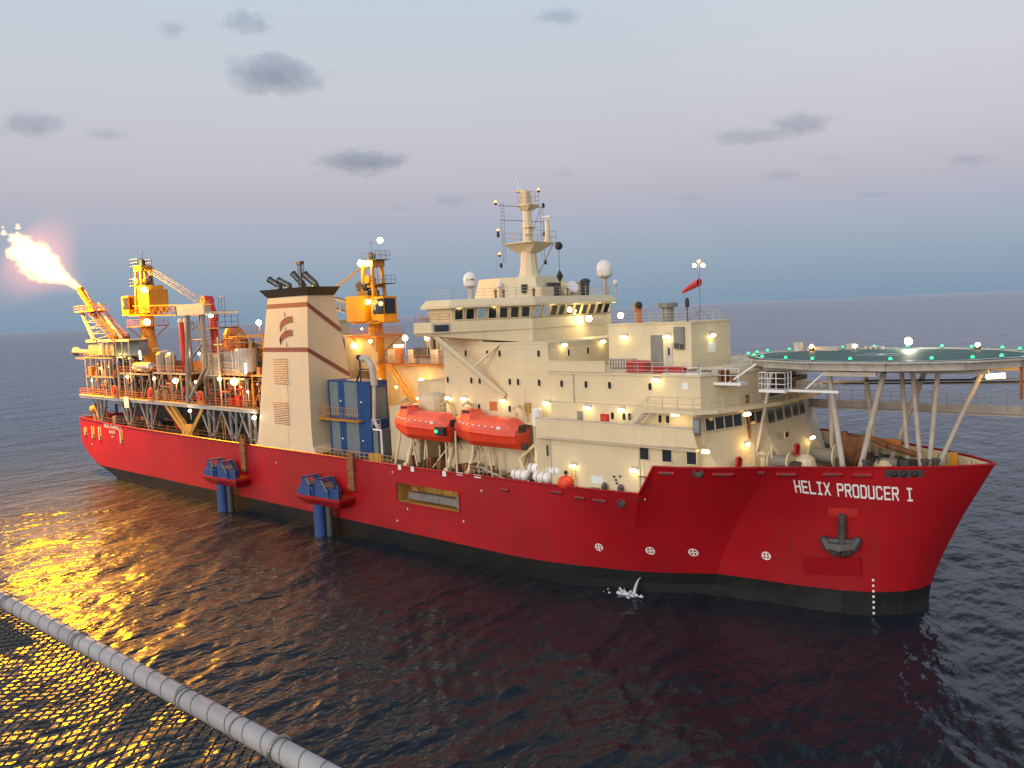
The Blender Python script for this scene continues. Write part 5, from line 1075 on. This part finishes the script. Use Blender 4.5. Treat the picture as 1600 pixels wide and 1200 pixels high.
# ------------------------------------------------------------ flare boom and flame
FT=Vector((6.2,-14.6,35.6))
t=thing('flare_boom','lattice flare boom glowing orange, leaning aft over the stern','flare boom',(10,-13,26))
g=MB(); g.truss((17.6,-12.8,26.0),(8.6,-13.7,32.2),2.0,1.6,6,.13); g.truss((8.8,-13.6,32.0),(6.4,-14.5,35.2),.9,.8,4,.09); obj('lattice',g,M['orangep'],t)
g=MB(); g.cyl((9.0,-14.0,26.0),(4.9,-14.2,31.4),.34,n=8); g.cyl((18.4,-12.9,26.0),(11.4,-13.5,31.4),.34,n=8)
for k in range(5):
    a=Vector((9.0,-14.0,26)).lerp(Vector((4.9,-14.2,31.4)),k/5); b=Vector((18.4,-12.9,26)).lerp(Vector((11.4,-13.5,31.4)),(k+1)/5); g.bar(a,b,.06); a=Vector((9.0,-14.0,26)).lerp(Vector((4.9,-14.2,31.4)),(k+1)/5); g.bar(a,b,.06)
obj('brace',g,M['pale'],t)
g=MB(); g.box(3.8,12.6,-15.0,-12.4,31.2,31.4); g.rail([(3.8,-15,31.4),(12.6,-15,31.4),(12.6,-12.4,31.4)],1.0,1.3,.06,2); g.rail([(3.8,-12.4,31.4),(3.8,-15,31.4)],1,1.2,.06,2); obj('tip_platform',g,M['orangep'],t)
g=MB(); g.cyl((8.6,-14.0,31.6),tuple(FT),.30,.42,n=10); g.lathe(FT,[(.5,-.4),(.6,0),(.45,.3)],10,(-.5,-.3,.8)); g.cyl((9.6,-13.4,31.6),(6.9,-14.0,35.3),.12,n=6); g.cyl((17.0,-13.0,26.2),(8.6,-14.0,31.6),.30,n=8); obj('burner_tip',g,M['rust'],t)
FLAME_P=115000
def flame():
    rng=random.Random(11); t=thing('gas_flame','white-hot gas flame with yellow edges streaming up and left from the flare tip','flame',tuple(FT))
    fm=bpy.data.materials.new('burning_gas'); fm.use_nodes=True; n=fm.node_tree.nodes; l=fm.node_tree.links; n.clear(); o=n.new('ShaderNodeOutputMaterial'); e=n.new('ShaderNodeEmission'); e.inputs[0].default_value=(1,.60,.20,1); e.inputs[1].default_value=1.7; l.new(e.outputs[0],o.inputs['Volume'])
    D=Vector((-4.8,-9.9,9.2)); Ln=D.length
    # burning core: an emitting volume, dense along its axis and torn by turbulence at its far end
    def gas(name,strength,col,wide,nscale,namp,bias,gain,pw=1):
        vm=bpy.data.materials.new(name); vm.use_nodes=True; n=vm.node_tree.nodes; l=vm.node_tree.links; n.clear(); o=n.new('ShaderNodeOutputMaterial'); v=n.new('ShaderNodeEmission')
        tcn=n.new('ShaderNodeTexCoord'); sx=n.new('ShaderNodeSeparateXYZ'); l.new(tcn.outputs['Object'],sx.inputs[0])
        def mth(op,a,b=None,c=None):
            q=n.new('ShaderNodeMath'); q.operation=op
            for k_,x in enumerate((a,b,c)):
                if x is None: continue
                if isinstance(x,(int,float)): q.inputs[k_].default_value=x
                else: l.new(x,q.inputs[k_])
            return q.outputs[0]
        w=n.new('ShaderNodeMapRange'); w.interpolation_type='SMOOTHSTEP'; l.new(sx.outputs[0],w.inputs[0]); w.inputs[1].default_value=-1; w.inputs[2].default_value=.15; w.inputs[3].default_value=.24; w.inputs[4].default_value=1
        rr=mth('SQRT',mth('ADD',mth('POWER',sx.outputs[1],2),mth('POWER',sx.outputs[2],2))); rr=mth('DIVIDE',rr,w.outputs[0])
        endf=mth('POWER',mth('MAXIMUM',sx.outputs[0],0),6); startf=mth('LESS_THAN',sx.outputs[0],-.985)
        mp=n.new('ShaderNodeMapping'); mp.inputs['Scale'].default_value=(Ln*.5*nscale*.55,3.2*nscale,3.2*nscale); l.new(tcn.outputs['Object'],mp.inputs[0])
        no=n.new('ShaderNodeTexNoise'); no.inputs['Scale'].default_value=1; no.inputs['Detail'].default_value=4; no.inputs['Roughness'].default_value=.6; l.new(mp.outputs[0],no.inputs['Vector'])
        amp=mth('MULTIPLY_ADD',sx.outputs[0],namp*.35,namp*.65)
        f=mth('MULTIPLY_ADD',mth('SUBTRACT',no.outputs[0],.5),amp,mth('SUBTRACT',bias,rr)); f=mth('SUBTRACT',f,endf); f=mth('SUBTRACT',f,mth('MULTIPLY',startf,2))
        f=mth('MINIMUM',mth('MAXIMUM',mth('MULTIPLY',f,gain),0),1)
        f=mth('POWER',f,pw)
        l.new(mth('MULTIPLY',f,strength),v.inputs[1]); v.inputs[0].default_value=(*col,1); l.new(v.outputs[0],o.inputs['Volume'])
        g=MB(); g.sph((0,0,0),1,24,16); g.v=[(a,b,c) if a>-1 else (a,b,c) for a,b,c in g.v]
        # a blunt-ended spindle, so the volume box hugs the flame
        rg=MB(); rg.lathe((0,0,0),[(.05,-1),(.30,-.9),(.62,-.6),(.9,-.25),(1,.1),(1,.6),(.8,.88),(.4,1.0)],20,(1,0,0))
        ob=obj(name_,rg,vm,t,loc=(0,0,0)); ob.location=D*.5; ob.scale=(Ln*.5,wide,wide); ob.rotation_euler=D.to_track_quat('X','Z').to_euler(); return ob
    name_='flame_core'; gas('burning_gas_core',3.0,(1,.52,.12),4.9,.6,2.6,.64,1.5)
    name_='flame_halo'; gas('flame_halo',.13,(1,.28,.15),12.5,.12,.3,1.0,.9,2.2)  # added emissive halo imitating camera glare around the flame
    # torn-off licks near the end
    g=MB()
    for (du,dv,dz,r) in ((.97,.6,.6,.75),(1.06,.2,.9,.5),(.98,1.9,1.5,.42),(1.03,3.0,2.7,.5),(1.05,3.3,2.2,.3),(1.1,-1.4,-.3,.4),(1.17,-1.7,-.1,.28),(1.12,1.0,1.6,.25),(.86,-1.0,-1.2,.45),(.92,-.8,-1.3,.35)):
        c_=FT+D*du+RT*dv*.8+Vector((0,0,dz*.7))
        b=MB(); b.sph((0,0,0),r,10,7); p1,p2=rng.uniform(0,6),rng.uniform(0,6)
        g.add([c_+Vector(v)*(1+.35*math.sin(6*v[0]/r+p1)+.25*math.sin(5*v[2]/r+p2)) for v in b.v],b.f)
    objs('flame_lick',g,fm,t,0)
flame()
for s_,r_ in ((.3,2.6),(.5,3.6),(.7,4.0),(.9,4.0)):
    p=FT+Vector((-5.3,-10.5,9.4))*s_; plight('flame_light',p,FLAME_P*(.35 if s_<.4 else .8 if s_<.6 else 1.45),(1,.37,.0),r_,bpy.data.objects['gas_flame'])
# ------------------------------------------------------------ process deck
g=MB(); g.box(1.6,65.0,-14.4,14.4,15.1,15.45); pd=obj('process_deck',g,M['deck'],ship)
g=MB(); g.box(1.6,65.0,-14.6,-14.4,14.9,15.5); g.box(1.6,65,-14.75,-14.6,15.38,15.5); g.box(1.4,1.6,-14.4,14.4,14.9,15.5); obj('edge_beam',g,M['pale'],pd)
g=MB(); g.rail([(2.0,-14.5,15.5),(64.8,-14.5,15.5)],1.2,1.9,.06,3); g.rail([(1.8,-14.5,15.5),(1.8,14.4,15.5)],1.2,1.9,.06,3); obj('edge_railing',g,M['orangep'],pd)  # rail colour includes the orange light falling on it
g=MB()
for xa in (9.5,22.0,30.0,51.0,57.5,62.8):
    w=1.6
    for y in (-14.1,2):
        for sx in (-1,1):
            g.cyl((xa+sx*(w+1.8),y,15.0),(xa+sx*w*.55,y,10.8),.19,n=6); g.cyl((xa+sx*w*.55,y,15.0),(xa+sx*w*.4,y,10.2),.24,n=6)
        g.cyl((xa-w*.55,y,10.9),(xa+w*.55,y,10.9),.14,n=6); g.cyl((xa-w*.55,y,15.0),(xa+w*.55,y,12.4),.09,n=6)
objs('support_truss',g,M['grey'],pd)
g=MB()
for a,b in (((36.5,-14.2,15),(42.6,-14.2,10.6)),((49.0,-14.2,15),(44.4,-14.2,10.6)),((38.5,-14.2,15),(44.0,-14.2,10.6))): g.cyl(a,b,.42,n=4)
g.box(41.6,45.0,-14.4,-13.2,10.2,12.0); obj('ochre_brace',g,M['ochre'],pd)
rng=random.Random(21)
g=MB(); g.rail([(1,-14.3,10.4),(62,-14.35,10.2)],1.1,1.7,.05,2); obj('stern_railing',g,M['rust'],ship)
def clutter(name,x0,x1,y0,y1,z0,z1,n,mats_,seed,parent,smin=.3,smax=1.4):
    r=random.Random(seed); g=MB()
    for i in range(n):
        g.cur=r.randrange(len(mats_)); x=r.uniform(x0,x1);y=r.uniform(y0,y1); s=r.uniform(smin,smax); k=r.random(); zt=z0+(z1-z0)*r.uniform(.2,1)
        if k<.25: g.box(x-s/2,x+s/2,y-s/2,y+s/2,z0,z0+min(s*1.3,z1-z0))
        elif k<.5: g.cyl((x,y,z0),(x,y,zt),s*.22,n=8)
        elif k<.72:
            z=r.uniform(z0+.3,z1); L=r.uniform(1.5,5); g.cyl((x-L/2,y,z),(x+L/2,y,z),s*.16,n=8); 
            if r.random()<.6: g.cyl((x+L/2,y,z),(x+L/2,y,z0),s*.16,n=8); g.sph((x+L/2,y,z),s*.17,8,5)
        elif k<.86: z=r.uniform(z0+.3,z1-.2); g.sph((x,y,z),s*.34,8,6); g.cyl((x,y,z0),(x,y,z),s*.10,n=6)
        else: g.lathe((x,y,r.uniform(z0+.4,z1)),[(s*.45,-.06),(s*.45,.06)],12,(0,-1,0))
    return objs(name,g,[M[m_] for m_ in mats_],parent,.3)
clutter('deck_machinery',2,62,-13.4,-9,10.15,13.6,90,['dgrey','rust','redpaint','grey','ochre'],4,ship)
g=MB(); g.box(2,64,-4.5,-4.2,10.15,15); obj('under_deck_backing',g,M['dgrey'],pd)  # added dark sheet so no sea shows between the trusses
g=MB(); g.box(3,64,-4.3,-4.1,15.5,21.5); obj('dark_backing_sheet',g,M['rust'],pd)  # added dark backing that blocks bright sky and sea behind the modules
def frame_module(name,label,cat,x0,x1,y0,y1,z0,z1,nx,levels,seed,fm='grey',cl=('silver','grey','rust','rust','orangep','dgrey','dgrey'),n=150,back='grey'):
    t=thing(name,label,cat,((x0+x1)/2,(y0+y1)/2,z0)); g=MB()
    for i in range(nx+1):
        x=x0+(x1-x0)*i/nx
        for y in (y0,y1): g.bar((x,y,z0),(x,y,z1),.22)
    for z in levels:
        for y in (y0,y1): g.box(x0,x1,y-.1,y+.1,z-.18,z+.1)
        for i in range(nx+1): x=x0+(x1-x0)*i/nx; g.bar((x,y0,z),(x,y1,z),.18)
    for i in range(nx):
        xa=x0+(x1-x0)*i/nx; xb=x0+(x1-x0)*(i+1)/nx
        if (i+seed)%2==0: g.bar((xa,y0,z0),(xb,y0,levels[0]),.12)
    obj('steel_frame',g,M[fm],t)
    z_=[z0]+list(levels)
    for k,(a,b) in enumerate(zip(z_,z_[1:])):
        clutter('pipework',x0+.5,x1-.5,y0+.3,y1-.3,a+.1,b-.3,n,list(cl),seed*7+k,t)
    g=MB()
    for z in levels: g.box(x0,x1,y0,y1,z-.05,z+.02)
    obj('grating',g,M['deck'],t)
    g=MB(); g.rail([(x0,y0-.05,levels[-1]+.1),(x1,y0-.05,levels[-1]+.1)],1.1,1.5,.05,2); obj('railing',g,M['orangep'],t)
    return t
frame_module('process_module','stern process module of pale columns below the flare boom','process module',3.2,15.5,-13.6,-4,15.5,22.7,5,[19.0,22.6],3)
frame_module('process_module','process module with a silver vessel left of the stern crane foot','process module',17.5,29.5,-13.4,-4,15.5,19.9,4,[19.8],5)
frame_module('process_module','process module of orange pipework right of the stern crane foot','process module',30.5,43.5,-13.2,-4,15.5,20.2,4,[20.1],8,cl=('orangep','rust','silver','grey','redpaint'))
frame_module('process_module','process module of red pumps below the grey louvred enclosure','process module',48.0,60.0,-13.2,-4,15.5,19.8,4,[19.7],12,cl=('redpaint','silver','rust','grey','orangep','redpaint'))
frame_module('process_module','tall yellow pipe rack at the left foot of the funnel','process module',57.0,64.2,-12.4,-4,15.5,26.0,2,[20.2,26.0],15,fm='yellow',cl=('yellow','silver','orangep','cream','grey'),n=60)
frame_module('process_module','far process module seen between crane and grey boom rest','process module',22,46,0,11,15.5,24.0,6,[20,23.9],19,cl=('orangep','rust','silver','redpaint','dgrey'),n=55)
frame_module('process_module','far process module behind the grey louvred enclosure','process module',48,66,0,11,15.5,24.6,5,[20,24.5],23,cl=('orangep','yellow','rust','silver','grey'),n=45)
t=thing('generator_enclosure','grey walled enclosure under the flare boom at the stern','enclosure',(10,-9,22.8))
g=MB(); g.box(4.2,15.4,-13.2,-5,22.9,25.6); g.box(4.0,22.5,-13.4,-9.9,25.6,25.85); g.box(15.4,22.3,-11.5,-9.9,22.9,25.6); obj('wall',g,M['bluegrey'],t)
g=MB(); g.box(4.0,22.6,-13.5,-13.4,25.5,25.95); g.box(8.8,10.6,-13.3,-13.2,23.1,25.3); 
for x in (11.5,13.5,16.9,19.5,22.2): g.bar((x,-13.4,15.6),(x,-13.4,25.6),.22)
obj('trim',g,M['pale'],t); g=MB(); g.cyl((-2.2,-12.6,23.6),(4,-12.6,23.4),.55,n=10); g.cyl((-3.4,-12.6,23.7),(-2.2,-12.6,23.6),.9,.55,n=10); g.box(-2,4,-13.4,-11,22.2,22.6); obj('vent_horn',g,M['silver'],t); g=MB(); g.rail([(15.5,-13.4,25.95),(22.4,-13.4,25.95)],1.2,1.2,.06,2); g.box(11,15,-12,-9.9,25.85,26.6); obj('roof_equipment',g,M['rust'],t)
t=thing('pressure_vessel','horizontal silver pressure vessel beside the stern crane pedestal','pressure vessel',(25.5,-12.8,20)); g=MB(); g.lathe((22.3,-12.6,20.9),[(.05,0),(.7,.25),(.95,.7),(.95,6.2),(.7,6.7),(.05,6.95)],16,(1,0,0)); obj('shell',g,M['silver'],t,smooth=True); g=MB(); g.box(23.6,23.9,-13.3,-11.9,19.9,20.4); g.box(27.6,27.9,-13.3,-11.9,19.9,20.4); obj('saddle',g,M['grey'],t); g=MB(); g.cyl((25.5,-12.6,21.8),(25.5,-12.6,22.6),.2,n=8); g.lathe((25.5,-12.6,22.6),[(.35,0),(.35,.12)],10); obj('nozzle',g,M['grey'],t)
for x,h,r,lb in ((32.0,3.6,1.15,'squat grey upright vessel right of the stern crane pedestal'),(34.8,3.2,.9,'smaller grey upright vessel beside the squat one')):
    t=thing('upright_vessel',lb,'pressure vessel',(x,-12,20)); g=MB(); g.lathe((x,-12,20.1),[(r,0),(r,h-.5),(r*.7,h-.1),(.1,h)],14); obj('shell',g,M['grey'],t,smooth=False); g=MB(); g.rail([(x-r,-12-r,20.1+h),(x+r,-12-r,20.1+h)],.6,.8,.05,1); g.bar((x+r,-12,20.1),(x+r,-12,20.4+h),.14); obj('ladder_and_pipe',g,M['pale'],t)
for x,m_,lb in ((35.6,'redpaint','slim dark red exhaust stack of the pair beyond the stern crane'),(37.4,'silver','slim pale exhaust stack of the pair beyond the stern crane')):
    t=thing('exhaust_stack',lb,'exhaust stack',(x,-10,20)); g=MB(); g.cyl((x,-10,20.1),(x,-10,28.5),.5,n=12); obj('pipe',g,M[m_],t); g=MB(); g.lathe((x,-10,28.5),[(.6,0),(.6,.4),(.4,.6)],12); obj('cap',g,M['pale'],t)
t=thing('orange_tank','rounded orange tank on the far modules, left of the grey boom rest','tank',(41,-3,23)); g=MB(); g.lathe((40.0,-3,24.0),[(1.9,0),(1.9,2.0),(1.3,3.1),(.4,3.5)],14); obj('shell',g,M['orangep'],t,smooth=False); g=MB(); g.box(37.8,42.4,-5.2,-.8,23.7,24.0); obj('base',g,M['rust'],t)
# boom rest frame
t=thing('boom_rest','tall grey tubular frame carrying the stern crane boom tip','boom rest',(48,-14,15.5))
g=MB(); g.cyl((44.3,-14.3,15.3),(46.1,-14.3,29.6),.40,n=10); g.cyl((45.2,-11.6,15.3),(46.3,-12.2,29.6),.3,n=8); g.cyl((50.6,-14.3,21.2),(50.9,-14.3,29.6),.38,n=10); g.cyl((50.6,-14.3,21.2),(45.2,-14.3,16.4),.3,n=8); g.cyl((45.2,-14.3,19.4),(48.9,-14.3,15.4),.22,n=8)
for a,b in ((25.6,25.6),(29.0,26.5),(22.4,25.4)): g.cyl((45.9,-14.3,a),(50.8,-14.3,b),.14,n=6)
obj('column',g,M['grey'],t); g=MB(); g.box(43.6,52.4,-14.9,-9.2,29.5,29.9); g.box(43.6,52.4,-14.9,-14.7,29.9,31.2); g.box(43.6,43.9,-14.9,-9.2,29.5,31.0); obj('cradle',g,M['pale'],t)
# red riser with knuckle
t=thing('red_riser_tower','thick red pipe tower with a bent knuckle at the boom tip','pipe tower',(43,-8,20))
g=MB(); g.path([(42.6,-8,20),(42.4,-8,28.2),(42.8,-8,29.2),(41.6,-8,31.6),(40.6,-8,32.0)],.68,12); g.lathe((40.9,-8,31.8),[(.9,-.8),(.9,.8)],14,(0,1,0)); obj('red_pipe',g,M['crane_red'],t)
g=MB(); g.box(38.4,47.4,-9.8,-6.4,27.2,27.4); g.rail([(44,-9.8,27.4),(47.4,-9.8,27.4),(47.4,-6.4,27.4)],2.6,1,.07,3); g.rail([(38.4,-9.8,27.4),(41,-9.8,27.4)],1.2,1,.06,2); g.rail([(44.6,-8,30.0),(46.4,-8,30.0)],2.4,.9,.06,2); g.bar((43,-8.8,20),(43,-8.8,27.3),.2); obj('platform',g,M['dgrey'],t)
lampobj('tower_lamp',(45.2,-9.9,29.4),.34,60,(1,.95,.85),'lampf',t)
t=thing('louvred_enclosure','large grey louvred enclosure with ledges beside the red pipe tower','enclosure',(54,-12.6,19.9))
g=MB(); g.box(47.9,53.6,-13.4,-6,20.1,23.4); g.box(53.8,60.2,-13.0,-6,20.1,23.7); obj('louvre_wall',g,M['louv'],t)
g=MB()
for z in (21.0,22.0,23.0): g.box(53.9,60.1,-13.15,-13.0,z,z+.1)
g.box(50.6,50.8,-13.55,-13.4,20.1,23.4); g.box(47.9,53.6,-13.6,-13.4,19.95,20.15); g.bar((53.7,-13.7,15.5),(53.7,-13.7,26),.2); obj('ledge',g,M['pale'],t)
g=MB(); g.box(53.6,60.2,-12.6,-6,23.7,24.1); g.rail([(48,-12.9,23.5),(60,-12.9,23.8)],1.8,1.2,.08,4); obj('top_rack',g,M['orangep'],t); clutter('top_pipework',48,60,-12,-7,23.7,26.2,26,['rust','orangep','grey','redpaint'],31,t)
t=thing('pale_tank','pale grey box tank on the yellow pipe rack touching the funnel','tank',(59.6,-12.8,20.6)); g=MB(); g.lathe((60.0,-12.8,20.7),[(1.5,0),(1.6,.4),(1.6,3.2),(1.45,3.5)],14); obj('shell',g,M['pale'],t); g=MB(); 
for x in (58.9,59.8,60.6): g.bar((x,-14.45,20.9),(x,-14.45,24.0),.08)
obj('pipe_set',g,M['white'],t)
t=thing('storage_house','pale pink-lit long house on the far process deck left of the funnel','deckhouse',(54,4,24.6)); g=MB(); g.box(46,58,2,8,24.6,27.6); g.box(45.8,58.2,1.8,8.2,27.6,27.8); obj('wall',g,M['cream'],t); g=MB(); g.rail([(46,1.9,27.8),(58,1.9,27.8)],.6,1.6,.06,1); obj('roof_railing',g,M['rust'],t)
# red hose reels along the edge, yellow buoy, white board
for i,(x,lb) in enumerate(((18.5,'red hose reel on the process deck edge, leftmost of the three'),(32.5,'red hose reel on the process deck edge, middle of the three'),(49.5,'red hose reel on the process deck edge, right of the grey frame'))):
    if i==0:
        hr=thing('hose_reel',lb,'hose reel',(x,-14.6,16.1),'red hose reels along the process deck'); g=MB(); g.lathe((x,-15.2,16.9),[(.62,0),(.62,.5)],16,(0,1,0)); obj('reel',g,M['crane_red'],hr); g=MB(); g.prism([(x-1.0,-15.0),(x+1.0,-15.0),(x+1.0,-14.7),(x-1.0,-14.7)],15.55,17.7,[(x-.5,-15.0),(x+.5,-15.0),(x+.5,-14.7),(x-.5,-14.7)]); obj('hood',g,M['orangep'],hr)
    else: copy_tree(hr,(x,-14.6,16.1),lb,'red hose reels along the process deck')
t=thing('yellow_float','round yellow float on a post at the stern rail','float',(6,-13.8,10.4)); g=MB(); g.sph((6,-13.8,12.7),.85,14,10); obj('ball',g,M['yellow'],t,smooth=True); g=MB(); g.cyl((6,-13.8,10.2),(6,-13.8,12),.3,n=8); obj('post',g,M['cream'],t)
t=thing('white_board','blank white board hung on the edge of the process deck','sign',(22.9,-14.9,14.4)); g=MB(); g.box(22.1,23.9,-14.95,-14.85,13.9,15.8); obj('panel',g,M['sign'],t); g=MB(); g.bar((22.4,-14.82,15.9),(22.4,-14.82,15.3),.06); g.bar((23.6,-14.82,15.9),(23.6,-14.82,15.3),.06); obj('hanger',g,M['dgrey'],t)
# sodium lamps through the process area
for p,r,pw,m_ in (((22.1,-14.0,19.3),.24,160,'lampo'),((32.4,-14.0,19.2),.26,200,'lampo'),((39.9,-14.0,19.0),.42,420,'lampo'),((54.0,-14.0,19.6),.3,200,'lampo'),((58.1,-13.9,19.3),.55,520,'lampo'),((45.4,-13.4,18.9),.2,90,'lampo'),((10.5,-13.8,20.6),.14,420,'lampo'),((37.5,-13.6,23.4),.2,100,'lampo'),((46.1,-12.8,23.4),.22,90,'lampw'),((45.2,-14.6,14.4),.26,70,'lampw'),((63.9,-14.5,14.3),.3,90,'lampw'),((57.0,-8.5,27.9),.38,160,'lampf'),((28,-3.2,19),.2,520,'lampo'),((50,-3.2,23),.2,420,'lampo'),((62.5,-14.4,18.0),.15,240,'lampo'),((6,-13.8,18.2),.14,180,'lampo')):
    g=MB(); g.sph(p,r,10,7); g.cur=1; g.bar((p[0],p[1]+.1,p[2]-1.4),(p[0],p[1]+.1,p[2]+.3),.07); o=obj('process_lamp',g,[M[m_],M['pale']],pd); plight('lamp_light',(p[0]+.2,p[1]-.5-r,p[2]),pw,(1,.45,.12) if m_=='lampo' else (1,.9,.7),.3,o)
for x,y,z,h in ((27.8,-14.0,22.4,1.5),(62.0,-14.2,20.6,1.5)):
    g=MB(); g.cyl((x,y,z),(x,y,z+h),.13,n=6); g.cur=1; g.box(x-.2,x-.1,y-.1,y+.1,z,z+h); obj('tube_lamp',g,[M['tube'],M['dgrey']],pd)
# ------------------------------------------------------------ foreground: safety net pipe of the platform the view is from
A=CAMP+6.4*Vector((-1.117,.310,-.318)); B=CAMP+3.85*Vector((-.836,.536,-.532)); dd=(B-A).normalized(); A0=A-dd*2.2; B0=B+dd*1.4
t=thing('safety_net_rail','scuffed white pipe wound with thin wire, crossing the lower left corner','handrail pipe',tuple(A0))
g=MB(); g.cyl(A0,B0,.054,n=32); obj('pipe',g,M['pipe'],t,smooth=False)
u=dd.orthogonal().normalized(); w=dd.cross(u); L_=(B0-A0).length
g=MB(); pts=[]; n_=int(L_/.16*16)
for i in range(n_+1):
    s=L_*i/n_; a=2*math.pi*(s/.16+.10*math.sin(s*3)); pts.append(A0+dd*s+u*(.0565*math.cos(a))+w*(.0565*math.sin(a)))
for a,b in zip(pts,pts[1:]): g.cyl(a,b,.0028,n=5,cap=False)
for s in (2.35,2.39,3.63,3.66,5.0,5.04,5.55):
    for i in range(20):
        a,b=2*math.pi*i/20,2*math.pi*(i+1)/20; r_=.0585; g.cyl(A0+dd*s+u*(r_*math.cos(a))+w*(r_*math.sin(a)),A0+dd*(s+.01)+u*(r_*math.cos(b))+w*(r_*math.sin(b)),.0035,n=5,cap=False)
obj('lashing_wire',g,M['rope'],t)
g=MB(); n_=12; cl=A0+dd*(L_-1.62)
for i in range(24):
    a,b=2*math.pi*i/24,2*math.pi*(i+1)/24; g.cyl(cl+u*(.064*math.cos(a))+w*(.064*math.sin(a)),cl+u*(.064*math.cos(b))+w*(.064*math.sin(b)),.008,n=6,cap=False)
g.cyl(cl+Vector((0,0,-.06)),cl+Vector((0,0,-.2)),.01,n=6); obj('clamp_ring',g,M['silver'],t)
side=dd.cross(Vector((0,0,1))).normalized()
if side.dot(CAMP-A)<0: side=-side
t=thing('safety_net','dark diamond wire netting stretched below the white pipe at the lower left','safety net',tuple(A0))
def net(P0,ld,ls,cu,cv,r,drop,name):
    g=MB(); nu=int(ld/cu); nv=int(ls/cv)
    def q(i,j):
        s=j*cv; return P0+dd*(i*cu)+side*s+Vector((0,0,-.06-drop*s+.03*math.sin(i*.21)*math.sin(j*.3)))
    for i in range(nu):
        for j in range(nv):
            o=(j%2)*.5
            a=q(i+o,j); 
            for k in (-.5,.5): 
                b=q(i+o+k,j+1); g.cyl(a,b,r,n=3,cap=False)
    return obj(name,g,M['wire'],t)
net(A0,L_,2.6,.075,.045,.0065,.10,'mesh_panel')
net(A0+Vector((0,0,-.12)),2.95,2.6,.045,.03,.0060,.12,'doubled_mesh_panel')
